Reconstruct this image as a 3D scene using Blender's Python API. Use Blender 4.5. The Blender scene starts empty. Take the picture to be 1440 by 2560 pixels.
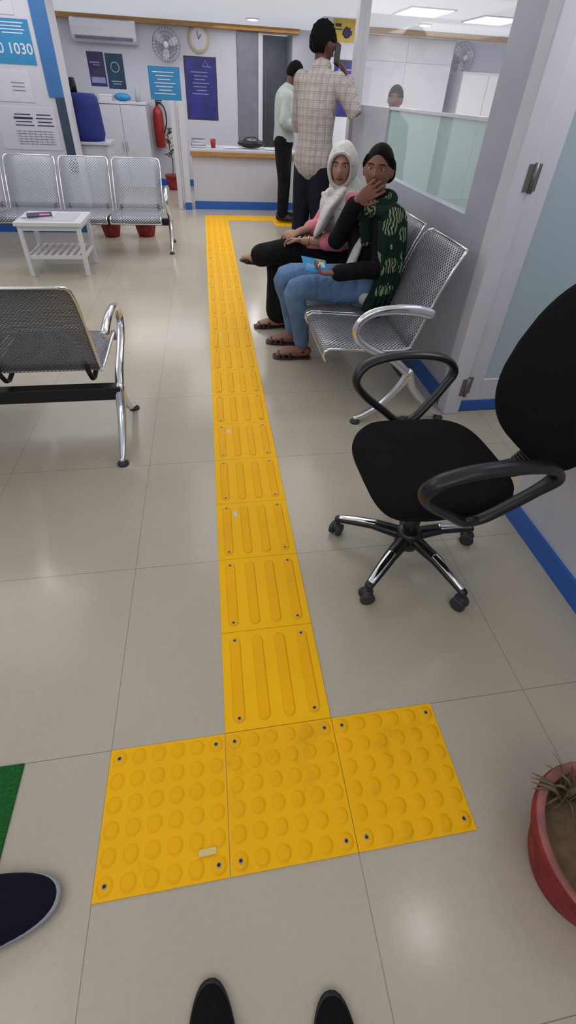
import bpy, bmesh, math, random
from mathutils import Vector, Matrix, noise
V=Vector
random.seed(7)
scene=bpy.context.scene
try:
    scene.view_settings.view_transform='Standard'
    scene.view_settings.look='None'
except Exception: pass

# ------------------------------------------------------------------ materials
def C(r,g,b):
    f=lambda u:(u/255/12.92) if u/255<=.04045 else ((u/255+.055)/1.055)**2.4
    return (f(r),f(g),f(b),1)
def nd(nt,t,**k):
    n=nt.nodes.new(t)
    for a,b in k.items(): setattr(n,a,b)
    return n
def mat(name,col,rough=.5,metal=0,var=.08,scale=9,bump=0,bscale=60,spec=.5,emis=0,stretch=None,sheen=0,coat=0):
    m=bpy.data.materials.new(name); m.use_nodes=True; nt=m.node_tree; B=nt.nodes['Principled BSDF']
    tc=nd(nt,'ShaderNodeTexCoord'); mp=nd(nt,'ShaderNodeMapping'); nt.links.new(tc.outputs['Object'],mp.inputs[0])
    if stretch: mp.inputs['Scale'].default_value=stretch
    n=nd(nt,'ShaderNodeTexNoise'); n.inputs['Scale'].default_value=scale; n.inputs['Detail'].default_value=4
    nt.links.new(mp.outputs[0],n.inputs['Vector'])
    r=nd(nt,'ShaderNodeValToRGB'); r.color_ramp.elements[0].position=.3; r.color_ramp.elements[1].position=.7
    r.color_ramp.elements[0].color=tuple(max(0,c*(1-var)) for c in col[:3])+(1,)
    r.color_ramp.elements[1].color=tuple(min(1,c*(1+var)) for c in col[:3])+(1,)
    nt.links.new(n.outputs['Fac'],r.inputs[0]); nt.links.new(r.outputs[0],B.inputs['Base Color'])
    B.inputs['Roughness'].default_value=rough; B.inputs['Metallic'].default_value=metal
    B.inputs['Specular IOR Level'].default_value=spec
    if sheen: B.inputs['Sheen Weight'].default_value=sheen
    if coat: B.inputs['Coat Weight'].default_value=coat
    if emis:
        B.inputs['Emission Color'].default_value=col; B.inputs['Emission Strength'].default_value=emis
    if bump:
        n2=nd(nt,'ShaderNodeTexNoise'); n2.inputs['Scale'].default_value=bscale; n2.inputs['Detail'].default_value=3
        nt.links.new(mp.outputs[0],n2.inputs['Vector'])
        b=nd(nt,'ShaderNodeBump'); b.inputs['Strength'].default_value=bump; b.inputs['Distance'].default_value=.01
        nt.links.new(n2.outputs['Fac'],b.inputs['Height']); nt.links.new(b.outputs[0],B.inputs['Normal'])
    return m
def cloth(name,col,var=.1,bs=11,st=1.0,**k):
    m=mat(name,col,.88,var=var,bump=st,bscale=bs,spec=.2,stretch=(1,1,.55),**k)
    for n in m.node_tree.nodes:
        if n.type=='BUMP': n.inputs['Distance'].default_value=.03
    return m
def gridline(nt,sock,off,per,half):
    a=nd(nt,'ShaderNodeMath',operation='ADD'); nt.links.new(sock,a.inputs[0]); a.inputs[1].default_value=off+per/2+per*40
    m=nd(nt,'ShaderNodeMath',operation='MODULO'); nt.links.new(a.outputs[0],m.inputs[0]); m.inputs[1].default_value=per
    s=nd(nt,'ShaderNodeMath',operation='SUBTRACT'); nt.links.new(m.outputs[0],s.inputs[0]); s.inputs[1].default_value=per/2
    b=nd(nt,'ShaderNodeMath',operation='ABSOLUTE'); nt.links.new(s.outputs[0],b.inputs[0])
    l=nd(nt,'ShaderNodeMath',operation='LESS_THAN'); nt.links.new(b.outputs[0],l.inputs[0]); l.inputs[1].default_value=half
    return l.outputs[0]
def floor_mat():
    m=mat('floor_tile',C(184,175,157),rough=.18,var=.04,scale=3,spec=.5)
    nt=m.node_tree;B=nt.nodes['Principled BSDF']
    tc=nd(nt,'ShaderNodeTexCoord'); sp=nd(nt,'ShaderNodeSeparateXYZ'); nt.links.new(tc.outputs['Object'],sp.inputs[0])
    gx=gridline(nt,sp.outputs[0],.3,.6,.0009); gy=gridline(nt,sp.outputs[1],0,.6,.0009)
    mx=nd(nt,'ShaderNodeMath',operation='MAXIMUM'); nt.links.new(gx,mx.inputs[0]); nt.links.new(gy,mx.inputs[1])
    src=B.inputs['Base Color'].links[0].from_socket
    n=nd(nt,'ShaderNodeTexNoise'); n.inputs['Scale'].default_value=70; n.inputs['Detail'].default_value=5; nt.links.new(tc.outputs['Object'],n.inputs['Vector'])
    mr=nd(nt,'ShaderNodeMapRange'); mr.inputs[1].default_value=.3; mr.inputs[2].default_value=.7; mr.inputs[3].default_value=.965; mr.inputs[4].default_value=1.03; nt.links.new(n.outputs['Fac'],mr.inputs[0])
    vm=nd(nt,'ShaderNodeVectorMath',operation='SCALE'); nt.links.new(src,vm.inputs[0]); nt.links.new(mr.outputs[0],vm.inputs['Scale'])
    mix=nd(nt,'ShaderNodeMixRGB'); nt.links.new(mx.outputs[0],mix.inputs[0]); nt.links.new(vm.outputs[0],mix.inputs[1]); mix.inputs[2].default_value=C(134,124,109)
    nt.links.new(mix.outputs[0],B.inputs['Base Color'])
    return m
def yellow_mat(name,stain,col=C(252,184,0)):
    m=mat(name,col,rough=.5,var=.03,scale=6,bump=.15,bscale=350,spec=.2)
    nt=m.node_tree;B=nt.nodes['Principled BSDF']
    src=B.inputs['Base Color'].links[0].from_socket
    g=nd(nt,'ShaderNodeNewGeometry')
    n=nd(nt,'ShaderNodeTexNoise'); n.inputs['Scale'].default_value=6.5; n.inputs['Detail'].default_value=8; n.inputs['Roughness'].default_value=.7; nt.links.new(g.outputs['Position'],n.inputs['Vector'])
    mr=nd(nt,'ShaderNodeMapRange'); mr.inputs[1].default_value=.56; mr.inputs[2].default_value=.78; mr.inputs[3].default_value=0; mr.inputs[4].default_value=stain; nt.links.new(n.outputs['Fac'],mr.inputs[0])
    mix=nd(nt,'ShaderNodeMixRGB'); nt.links.new(mr.outputs[0],mix.inputs[0]); nt.links.new(src,mix.inputs[1]); mix.inputs[2].default_value=C(128,88,20)
    nt.links.new(mix.outputs[0],B.inputs['Base Color'])
    return m
def perf_mat(name,col,pitch=.012,hole=.30,rough=.42,metal=.55):
    m=bpy.data.materials.new(name); m.use_nodes=True; nt=m.node_tree; B=nt.nodes['Principled BSDF']; O=nt.nodes['Material Output']
    B.inputs['Base Color'].default_value=col; B.inputs['Metallic'].default_value=metal
    uv=nd(nt,'ShaderNodeUVMap'); mp=nd(nt,'ShaderNodeMapping'); mp.inputs['Rotation'].default_value=(0,0,math.pi/4); nt.links.new(uv.outputs[0],mp.inputs[0])
    v=nd(nt,'ShaderNodeTexVoronoi'); v.voronoi_dimensions='2D'; v.inputs['Scale'].default_value=1/pitch; v.inputs['Randomness'].default_value=0; nt.links.new(mp.outputs[0],v.inputs['Vector'])
    l=nd(nt,'ShaderNodeMath',operation='LESS_THAN'); nt.links.new(v.outputs['Distance'],l.inputs[0]); l.inputs[1].default_value=hole
    t=nd(nt,'ShaderNodeBsdfTransparent'); mx=nd(nt,'ShaderNodeMixShader'); nt.links.new(l.outputs[0],mx.inputs[0]); nt.links.new(B.outputs[0],mx.inputs[1]); nt.links.new(t.outputs[0],mx.inputs[2]); nt.links.new(mx.outputs[0],O.inputs[0])
    n=nd(nt,'ShaderNodeTexNoise'); n.inputs['Scale'].default_value=5; r=nd(nt,'ShaderNodeMapRange'); r.inputs[3].default_value=rough-.05; r.inputs[4].default_value=rough+.08; nt.links.new(n.outputs['Fac'],r.inputs[0]); nt.links.new(r.outputs[0],B.inputs['Roughness'])
    return m
def glass_mat(name,frost,tint,refl=.35):
    m=bpy.data.materials.new(name); m.use_nodes=True; nt=m.node_tree; nt.nodes.clear(); O=nd(nt,'ShaderNodeOutputMaterial')
    t=nd(nt,'ShaderNodeBsdfTransparent'); t.inputs[0].default_value=(1,1,1,1)
    d=nd(nt,'ShaderNodeBsdfDiffuse'); d.inputs[0].default_value=tint
    tr=nd(nt,'ShaderNodeBsdfTranslucent'); tr.inputs[0].default_value=tint
    a=nd(nt,'ShaderNodeMixShader'); a.inputs[0].default_value=.5; nt.links.new(d.outputs[0],a.inputs[1]); nt.links.new(tr.outputs[0],a.inputs[2])
    n=nd(nt,'ShaderNodeTexNoise'); n.inputs['Scale'].default_value=2.5
    mr=nd(nt,'ShaderNodeMapRange'); mr.inputs[3].default_value=frost*.9; mr.inputs[4].default_value=min(1,frost*1.1); nt.links.new(n.outputs['Fac'],mr.inputs[0])
    b=nd(nt,'ShaderNodeMixShader'); nt.links.new(mr.outputs[0],b.inputs[0]); nt.links.new(t.outputs[0],b.inputs[1]); nt.links.new(a.outputs[0],b.inputs[2])
    g=nd(nt,'ShaderNodeBsdfGlossy'); g.inputs['Roughness'].default_value=.04 if frost<.3 else .15
    lw=nd(nt,'ShaderNodeLayerWeight'); lw.inputs[0].default_value=.5
    pw=nd(nt,'ShaderNodeMath',operation='POWER'); nt.links.new(lw.outputs['Facing'],pw.inputs[0]); pw.inputs[1].default_value=4
    ml=nd(nt,'ShaderNodeMath',operation='MULTIPLY'); nt.links.new(pw.outputs[0],ml.inputs[0]); ml.inputs[1].default_value=refl
    e=nd(nt,'ShaderNodeMixShader'); nt.links.new(ml.outputs[0],e.inputs[0]); nt.links.new(b.outputs[0],e.inputs[1]); nt.links.new(g.outputs[0],e.inputs[2]); nt.links.new(e.outputs[0],O.inputs[0])
    return m
def check_mat():
    m=cloth('check_cloth',C(188,180,174))
    nt=m.node_tree;B=nt.nodes['Principled BSDF']; src=B.inputs['Base Color'].links[0].from_socket
    tc=nd(nt,'ShaderNodeTexCoord'); sp=nd(nt,'ShaderNodeSeparateXYZ'); nt.links.new(tc.outputs['Object'],sp.inputs[0])
    gz=gridline(nt,sp.outputs[2],0,.052,.0022); gz2=gridline(nt,sp.outputs[2],.012,.052,.0014)
    sb=nd(nt,'ShaderNodeMath',operation='SUBTRACT'); nt.links.new(sp.outputs[0],sb.inputs[0]); nt.links.new(sp.outputs[1],sb.inputs[1])
    gx=gridline(nt,sb.outputs[0],0,.060,.003); gx2=gridline(nt,sb.outputs[0],.016,.060,.0018)
    def mxx(a,b):
        q=nd(nt,'ShaderNodeMath',operation='MAXIMUM'); nt.links.new(a,q.inputs[0]); nt.links.new(b,q.inputs[1]); return q.outputs[0]
    t=mxx(mxx(gz,gz2),mxx(gx,gx2))
    mm=nd(nt,'ShaderNodeMath',operation='MULTIPLY'); nt.links.new(t,mm.inputs[0]); mm.inputs[1].default_value=.55
    mix=nd(nt,'ShaderNodeMixRGB'); nt.links.new(mm.outputs[0],mix.inputs[0]); nt.links.new(src,mix.inputs[1]); mix.inputs[2].default_value=C(112,98,104)
    nt.links.new(mix.outputs[0],B.inputs['Base Color']); return m
def pattern_mat(name,base,fg,scale,thr,rough=.85,dist=6,vd=.42,sep=.7):
    m=cloth(name,base)
    nt=m.node_tree;B=nt.nodes['Principled BSDF']; src=B.inputs['Base Color'].links[0].from_socket
    tc=nd(nt,'ShaderNodeTexCoord')
    w=nd(nt,'ShaderNodeTexWave'); w.inputs['Scale'].default_value=scale; w.inputs['Distortion'].default_value=dist; w.inputs['Detail'].default_value=1; w.inputs['Detail Scale'].default_value=1.2
    nt.links.new(tc.outputs['Object'],w.inputs['Vector'])
    n=nd(nt,'ShaderNodeTexVoronoi'); n.inputs['Scale'].default_value=scale*sep; nt.links.new(tc.outputs['Object'],n.inputs['Vector'])
    a=nd(nt,'ShaderNodeMath',operation='GREATER_THAN'); nt.links.new(w.outputs['Fac'],a.inputs[0]); a.inputs[1].default_value=thr
    b=nd(nt,'ShaderNodeMath',operation='LESS_THAN'); nt.links.new(n.outputs['Distance'],b.inputs[0]); b.inputs[1].default_value=vd
    c=nd(nt,'ShaderNodeMath',operation='MULTIPLY'); nt.links.new(a.outputs[0],c.inputs[0]); nt.links.new(b.outputs[0],c.inputs[1])
    mix=nd(nt,'ShaderNodeMixRGB'); nt.links.new(c.outputs[0],mix.inputs[0]); nt.links.new(src,mix.inputs[1]); mix.inputs[2].default_value=fg
    nt.links.new(mix.outputs[0],B.inputs['Base Color']); return m
def dots_mat(name,base,fg,scale,r0,r1):
    m=cloth(name,base,.05,9,.45)
    nt=m.node_tree;B=nt.nodes['Principled BSDF']; src=B.inputs['Base Color'].links[0].from_socket
    tc=nd(nt,'ShaderNodeTexCoord'); n=nd(nt,'ShaderNodeTexVoronoi'); n.inputs['Scale'].default_value=scale; nt.links.new(tc.outputs['Object'],n.inputs['Vector'])
    a=nd(nt,'ShaderNodeMath',operation='GREATER_THAN'); nt.links.new(n.outputs['Distance'],a.inputs[0]); a.inputs[1].default_value=r0
    b=nd(nt,'ShaderNodeMath',operation='LESS_THAN'); nt.links.new(n.outputs['Distance'],b.inputs[0]); b.inputs[1].default_value=r1
    c=nd(nt,'ShaderNodeMath',operation='MULTIPLY'); nt.links.new(a.outputs[0],c.inputs[0]); nt.links.new(b.outputs[0],c.inputs[1])
    mix=nd(nt,'ShaderNodeMixRGB'); nt.links.new(c.outputs[0],mix.inputs[0]); nt.links.new(src,mix.inputs[1]); mix.inputs[2].default_value=fg
    nt.links.new(mix.outputs[0],B.inputs['Base Color']); return m

M_floor=floor_mat()
M_wall=mat('wall_paint',C(206,206,216),.6,var=.02)
M_ceil=mat('ceiling_paint_glow',C(210,214,223),.7,var=.02,emis=.50)  # whole ceiling glows as added soft fill, though it is no lamp
M_lam=mat('white_laminate',C(204,204,213),.25,var=.02)
M_frame=mat('white_frame_paint',C(216,215,222),.3,var=.02)
M_panel=mat('grey_panel',C(182,183,194),.3,var=.03)
M_blue=mat('blue_skirting',C(44,100,184),.4,var=.05)
M_wood=mat('wood_trim',C(176,132,72),.45,var=.2,scale=6,stretch=(1,12,12))
M_yel=yellow_mat('yellow_tactile',.08,C(254,192,2))
M_yels=yellow_mat('yellow_tactile_worn',.4,C(250,187,4))
M_yelbar=yellow_mat('yellow_tactile_ridge',.10,C(250,182,0))
M_yeldot=yellow_mat('yellow_tactile_stud',.4,C(248,183,2))
M_chrome=mat('chrome',(.78,.79,.81,1),.12,1,var=.03)
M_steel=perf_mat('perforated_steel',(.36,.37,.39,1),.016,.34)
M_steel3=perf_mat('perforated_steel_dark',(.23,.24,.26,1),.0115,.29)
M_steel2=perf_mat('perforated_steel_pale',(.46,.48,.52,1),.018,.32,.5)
M_blackm=mat('black_steel',C(32,32,36),.4,.3)
M_plastic=mat('black_plastic',C(24,24,26),.3,var=.1,bump=.05,bscale=300)
M_fabric=mat('black_fabric',C(20,20,23),.95,var=.25,scale=200,bump=.4,bscale=500,spec=.15)
M_rubber=mat('rubber_grey',C(48,48,51),.5)
M_white=mat('white_plastic',C(218,218,221),.35,var=.02)
M_terra=mat('red_clay',C(142,54,54),.8,var=.35,scale=18,bump=.5,bscale=50,spec=.2)
M_rimc=mat('worn_clay_rim',C(142,88,82),.8,var=.3,scale=20)
M_soil=mat('soil',C(98,78,56),.95,var=.3,scale=40,bump=.6,bscale=80)
M_leaf=mat('leaf_green',C(58,84,46),.5,var=.25)
M_dgreen=mat('faded_leaf',C(84,84,58),.7,var=.25)
M_dry=mat('dry_leaf',C(104,90,64),.8,var=.25)
M_mat=mat('green_turf',C(26,112,40),.95,var=.35,scale=160,bump=1,bscale=350)
M_navy=mat('navy_canvas',C(18,20,34),.9,var=.15,scale=60,bump=.4,bscale=400,spec=.2)
M_bsuede=mat('black_suede',C(14,14,16),.9,var=.25,scale=90,bump=.3,bscale=300,spec=.2)
M_sole=mat('pale_sole',C(150,150,158),.6)
M_dsole=mat('dark_sole',C(22,22,24),.6)
M_skin=mat('brown_skin',C(140,96,78),.5,var=.07,scale=14,bump=.05,bscale=200,spec=.35)
M_skin2=mat('warm_skin',C(172,130,110),.5,var=.07,scale=14,bump=.06,bscale=120,spec=.35)
M_skin3=mat('dark_skin',C(98,66,52),.5,var=.07,scale=14,spec=.35)
M_hair=mat('black_hair',C(18,15,14),.75,var=.4,scale=45,bump=.5,bscale=120,stretch=(1,1,.2),spec=.12)
M_curly=mat('curly_black_hair',C(16,14,14),.85,var=.4,scale=80,bump=1,bscale=120,spec=.15)
M_eyew=mat('eye_white',C(190,182,176),.3,var=.02)
M_iris=mat('dark_iris',C(28,16,10),.15)
M_lip=mat('lip',C(122,66,60),.45)
M_brow=mat('eyebrow_hair',C(30,22,18),.8)
M_jeans=cloth('blue_denim',C(104,134,172),.2,14)
M_blackc=cloth('black_cloth',C(20,20,23),.3)
M_whitec=cloth('white_cloth',C(205,204,200),.08)
M_pink=cloth('pink_cloth',C(214,126,138),.14,12)
M_greenc=cloth('pale_green_cloth',C(172,182,178),.06)
M_navyc=cloth('navy_cloth',C(26,28,42),.2)
M_greyc=cloth('grey_cloth',C(90,96,110))
M_check=check_mat()
M_leafc=pattern_mat('green_leaf_print',C(20,44,34),C(142,154,120),20,.55,dist=7,vd=.48,sep=.55)
M_lace=dots_mat('white_printed_scarf',C(208,204,198),C(176,168,162),34,.30,.38)
M_sandal=mat('brown_leather',C(58,32,30),.5)
M_glass=glass_mat('clear_glass',.08,C(228,232,238))
M_frost=glass_mat('frosted_glass',.55,C(200,222,220))
M_frost2=glass_mat('frosted_door_glass',.85,C(198,212,218))
M_paper=mat('paper_white',C(212,210,220),.7,var=.03)
M_stick=mat('sticker_paper',C(226,200,130),.6,var=.05)
M_signb=mat('sign_blue',C(52,138,190),.5,var=.06)
M_bandb=mat('band_blue',C(58,112,172),.5,var=.08,scale=4)
M_dband=mat('band_dark',C(58,72,92),.5,var=.15)
M_purple=mat('poster_purple',C(50,50,128),.35,var=.35,scale=5)
M_dkteal=mat('poster_teal',C(32,62,92),.4,var=.4,scale=8)
M_dkpur=mat('poster_dark',C(58,52,88),.4,var=.3,scale=8)
M_yposter=mat('poster_yellow',C(196,168,70),.5,var=.15)
M_ink=mat('ink_dark',C(52,44,84),.6)
M_inkw=mat('ink_white',C(222,225,232),.6)
M_inkp=mat('ink_pale',C(150,156,196),.6)
M_inkg=mat('ink_grey',C(120,120,140),.6)
M_jug=mat('blue_cloth_cover',C(30,44,120),.8,var=.2,bump=.5,bscale=20)
M_red=mat('red_paint',C(158,28,28),.35,var=.08)
M_dark=mat('corridor_paint',C(120,122,132),.7,var=.1)
M_dark2=mat('grey_door',C(126,128,140),.35,var=.1)
M_cream=mat('cream_plastic',C(196,188,150),.5)
M_emit=mat('lamp_emitter',(1,1,1,1),.5,emis=6,var=0)
M_card=mat('card_blue',C(40,150,205),.4,var=.04)
M_gold=mat('gold_metal',C(210,160,70),.25,.9)
M_rivet=mat('dull_rivet',(.45,.43,.40,1),.35,.9)
M_hinge=mat('hinge_metal',(.22,.21,.20,1),.4,.8)

# ------------------------------------------------------------------ geometry accumulator
def cat(P,n,closed=False):
    m=len(P); out=[]
    L=m if closed else m-1
    for i in range(L):
        g=lambda k:(P[k%m] if closed else P[max(0,min(m-1,k))])
        a,b,c,d=g(i-1),g(i),g(i+1),g(i+2)
        for j in range(n):
            t=j/n
            out.append(tuple(.5*((2*b[k])+(-a[k]+c[k])*t+(2*a[k]-5*b[k]+4*c[k]-d[k])*t*t+(-a[k]+3*b[k]-3*c[k]+d[k])*t**3) for k in range(len(b))))
    if not closed: out.append(tuple(P[-1]))
    return out
class G:
    def __init__(s): s.v=[];s.f=[];s.m=[];s.s=[];s.uv={}
    def add(s,vs,fs,mi=0,sm=False):
        o=len(s.v); s.v+=[V(v) for v in vs]
        for f in fs: s.f.append(tuple(i+o for i in f)); s.m.append(mi); s.s.append(sm)
        return o
    def box(s,c,d,mi=0,M=None):
        x,y,z=(k/2 for k in d); vs=[V((sx*x,sy*y,sz*z)) for sz in(-1,1) for sy in(-1,1) for sx in(-1,1)]
        if M: vs=[M@v for v in vs]
        vs=[v+V(c) for v in vs]
        s.add(vs,[(0,2,3,1),(4,5,7,6),(0,1,5,4),(2,6,7,3),(0,4,6,2),(1,3,7,5)],mi)
    def bb(s,a,b,mi=0): s.box([(a[i]+b[i])/2 for i in range(3)],[abs(b[i]-a[i]) for i in range(3)],mi)
    def tube(s,pts,rad,seg=12,mi=0,closed=False,ref=None,smooth=0,cap=True):
        R=[(r,r) if isinstance(r,(int,float)) else r for r in (rad if isinstance(rad,list) else [rad]*len(pts))]
        P=[tuple(p)+tuple(r) for p,r in zip(pts,R)]
        if smooth: P=cat(P,smooth,closed)
        pts=[V(p[:3]) for p in P]; R=[(abs(p[3]),abs(p[4])) for p in P]; n=len(pts)
        T=[]
        for i in range(n):
            a=pts[(i-1)%n] if closed else pts[max(0,i-1)]; b=pts[(i+1)%n] if closed else pts[min(n-1,i+1)]
            T.append((b-a).normalized())
        rings=[]; prev=None
        for i in range(n):
            t=T[i]
            if ref is not None:
                r=V(ref); sd=r-t*r.dot(t)
                if sd.length<1e-4: sd=prev or t.orthogonal()
            else:
                sd=(prev-t*prev.dot(t)) if prev is not None else t.orthogonal()
                if sd.length<1e-5: sd=t.orthogonal()
            sd.normalize(); prev=sd; rings.append((pts[i],t,sd,t.cross(sd),R[i][0],R[i][1]))
        if cap and not closed:
            def caps(r,sg):
                p,t,a,b,ra,rb=r; h=min(ra,rb); o=[]
                for ph in (25,50,72):
                    q=math.radians(ph); o.append((p+t*sg*h*math.sin(q),t,a,b,ra*math.cos(q),rb*math.cos(q)))
                return o,p+t*sg*h
            c0,e0=caps(rings[0],-1); c1,e1=caps(rings[-1],1)
            rings=c0[::-1]+rings+c1
        vs=[]
        for p,t,a,b,ra,rb in rings:
            for k in range(seg):
                q=2*math.pi*k/seg; vs.append(p+a*ra*math.cos(q)+b*rb*math.sin(q))
        fs=[]; N=len(rings)
        for i in range(N if closed else N-1):
            for k in range(seg):
                j=(i+1)%N; fs.append((i*seg+k,i*seg+(k+1)%seg,j*seg+(k+1)%seg,j*seg+k))
        if not closed:
            if cap:
                vs+= [e0,e1]; a=len(vs)-2
                for k in range(seg):
                    fs.append((a,(k+1)%seg,k)); fs.append((a+1,(N-1)*seg+k,(N-1)*seg+(k+1)%seg))
            else:
                fs.append(tuple(range(seg))[::-1]); fs.append(tuple((N-1)*seg+k for k in range(seg)))
        s.add(vs,fs,mi,True)
    def lathe(s,prof,c=(0,0,0),seg=28,mi=0,M=None,sm=True):
        vs=[];fs=[];n=len(prof)
        for r,z in prof:
            for k in range(seg):
                q=2*math.pi*k/seg; v=V((max(r,1e-4)*math.cos(q),max(r,1e-4)*math.sin(q),z)); vs.append((M@v if M else v)+V(c))
        for i in range(n-1):
            for k in range(seg): fs.append((i*seg+k,i*seg+(k+1)%seg,(i+1)*seg+(k+1)%seg,(i+1)*seg+k))
        s.add(vs,fs,mi,sm)
    def ball(s,c,r,seg=20,mi=0,M=None,fn=None):
        vs=[];fs=[];h=max(6,seg*2//3)
        if isinstance(r,(int,float)): r=(r,r,r)
        for i in range(h+1):
            a=math.pi*i/h
            for k in range(seg):
                q=2*math.pi*k/seg; d=V((math.sin(a)*math.cos(q),math.sin(a)*math.sin(q),math.cos(a)))
                p=V((d.x*r[0],d.y*r[1],d.z*r[2]))
                if fn: p=fn(d,p)
                vs.append((M@p if M else p)+V(c))
        for i in range(h):
            for k in range(seg): fs.append((i*seg+k,(i+1)*seg+k,(i+1)*seg+(k+1)%seg,i*seg+(k+1)%seg))
        s.add(vs,fs,mi,True)
    def poly(s,out,z0,z1,mi=0,M=None,c=(0,0,0)):
        n=len(out); vs=[V((x,y,z0)) for x,y in out]+[V((x,y,z1)) for x,y in out]
        if M: vs=[M@v for v in vs]
        vs=[v+V(c) for v in vs]
        s.add(vs,[tuple(range(n))[::-1],tuple(range(n,2*n))]+[(i,(i+1)%n,n+(i+1)%n,n+i) for i in range(n)],mi)
    def sheet(s,prof,w0,w1,wf=None,mi=0,nx=4):
        L=0;vs=[];uv=[]
        for i,(y,z) in enumerate(prof):
            if i: L+=math.hypot(y-prof[i-1][0],z-prof[i-1][1])
            k=wf[i] if wf else 0
            for j in range(nx+1):
                x=w0+k+(w1-w0-2*k)*j/nx; vs.append(V((x,y,z))); uv.append((x,L))
        o=len(s.v); fs=[]
        for i in range(len(prof)-1):
            for j in range(nx):
                a=i*(nx+1)+j; fs.append((a,a+1,a+nx+2,a+nx+1))
        s.add(vs,fs,mi,True)
        for i,u in enumerate(uv): s.uv[o+i]=u
def link(o): scene.collection.objects.link(o)
def mesh_of(g,name,mats,off=(0,0,0)):
    me=bpy.data.meshes.new(name); me.from_pydata([v-V(off) for v in g.v],[],g.f); 
    for m in mats: me.materials.append(m)
    me.polygons.foreach_set('material_index',g.m); me.polygons.foreach_set('use_smooth',g.s)
    if g.uv:
        l=me.uv_layers.new(name='UVMap')
        for lp in me.loops: l.data[lp.index].uv=g.uv.get(lp.vertex_index,(0,0))
    bm=bmesh.new(); bm.from_mesh(me); bmesh.ops.recalc_face_normals(bm,faces=bm.faces); bm.to_mesh(me); bm.free()
    me.update(); return me
def apply(o):
    dg=bpy.context.evaluated_depsgraph_get(); me=bpy.data.meshes.new_from_object(o.evaluated_get(dg),depsgraph=dg)
    o.modifiers.clear(); o.data=me
def part(g,name,par,mats,bevel=0,label=None,voxel=0,smooth=0,solid=0,off=(0,0,0),subsurf=0,loc=None):
    if not isinstance(mats,(list,tuple)): mats=[mats]
    o=bpy.data.objects.new(name,mesh_of(g,name,mats,off)); link(o)
    if voxel:
        r=o.modifiers.new('r','REMESH'); r.mode='VOXEL'; r.voxel_size=voxel; r.use_smooth_shade=True
        if smooth:
            q=o.modifiers.new('s','SMOOTH'); q.iterations=smooth; q.factor=.5
        apply(o)
        if not o.data.materials: o.data.materials.append(mats[0])
        for p in o.data.polygons: p.use_smooth=True; p.material_index=0
    if solid:
        q=o.modifiers.new('t','SOLIDIFY'); q.thickness=solid; q.offset=0
    if bevel:
        b=o.modifiers.new('b','BEVEL'); b.width=bevel; b.segments=2; b.limit_method='ANGLE'; b.angle_limit=math.radians(40)
    if par is not None: o.parent=par
    if loc is not None: o.location=loc
    if label: o['label']=label
    return o
def thing(name,loc,label,cat_,rz=0,group=None):
    o=bpy.data.objects.new(name,None); o.empty_display_size=.1; link(o); o.location=loc; o.rotation_euler=(0,0,rz)
    o['label']=label;o['category']=cat_
    if group:o['group']=group
    return o
def solo(g,name,loc,label,cat_,mats,bevel=0,rz=0,group=None,**k):
    o=part(g,name,None,mats,bevel,**k); o.location=loc; o.rotation_euler=(0,0,rz); o['label']=label;o['category']=cat_
    if group:o['group']=group
    return o
def struct(g,name,mats,bevel=0,par=None):
    o=part(g,name,par,mats,bevel)
    if par is None: o['kind']='structure'
    return o
def text(par,body,size,loc,m,rot=(math.pi/2,0,0),name='lettering',align='LEFT',ex=.0006,bold=0):
    c=bpy.data.curves.new(name,'FONT'); c.body=body; c.size=size; c.extrude=ex; c.align_x=align; c.offset=bold
    t=bpy.data.objects.new('tmp',c); link(t); dg=bpy.context.evaluated_depsgraph_get()
    me=bpy.data.meshes.new_from_object(t.evaluated_get(dg)); bpy.data.objects.remove(t)
    o=bpy.data.objects.new(name,me); link(o); me.materials.clear(); me.materials.append(m); o.parent=par; o.location=loc; o.rotation_euler=rot
    return o

# ------------------------------------------------------------------ room shell
CZ=2.15
g=G(); g.bb((-3.3,-2.6,-.1),(5.7,10.6,0)); struct(g,'floor',M_floor)
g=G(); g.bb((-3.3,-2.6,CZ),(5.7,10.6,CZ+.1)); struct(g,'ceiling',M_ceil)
g=G(); g.bb((-3.3,9.0,0),(.635,9.12,CZ)); g.bb((1.52,9.0,0),(5.6,9.12,CZ)); g.bb((.635,9.0,2.08),(1.52,9.12,CZ)); struct(g,'wall_back',M_wall)
g=G(); g.bb((.5,10.3,0),(1.7,10.4,CZ)); g.bb((.5,9.12,0),(.6,10.3,CZ)); g.bb((1.6,9.12,0),(1.7,10.3,CZ)); struct(g,'wall_corridor',M_dark)
g=G(); g.bb((-3.3,-2.6,0),(-3.2,9.1,CZ)); struct(g,'wall_left',M_wall)
g=G(); g.bb((-3.2,-2.6,0),(1.24,-2.5,CZ)); struct(g,'wall_front',M_wall)
g=G(); g.bb((1.245,-2.6,0),(1.40,.72,CZ)); struct(g,'wall_right',M_lam)
g=G(); g.bb((1.40,.62,0),(2.4,.72,CZ)); g.bb((2.30,.72,0),(2.4,1.50,CZ)); g.bb((2.26,1.50,0),(5.6,1.60,CZ)); struct(g,'wall_recess',M_wall)
g=G(); g.bb((5.5,1.6,0),(5.6,9.0,CZ)); struct(g,'wall_office',M_wall)
g=G(); g.bb((1.232,-2.5,0),(1.245,.735,.09)); g.bb((1.232,.72,0),(1.40,.735,.09)); struct(g,'baseboard_right',M_blue)
g=G(); g.bb((-3.19,8.985,0),(.63,9.0,.1)); struct(g,'baseboard_back',M_blue)
g=G(); g.bb((-3.2,8.90,2.09),(1.6,9.0,CZ)); struct(g,'trim_1',M_wood,.004)
g=G(); g.bb((2.2,7.90,2.09),(5.5,8.0,CZ)); struct(g,'trim_2',M_wood,.004)
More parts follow.
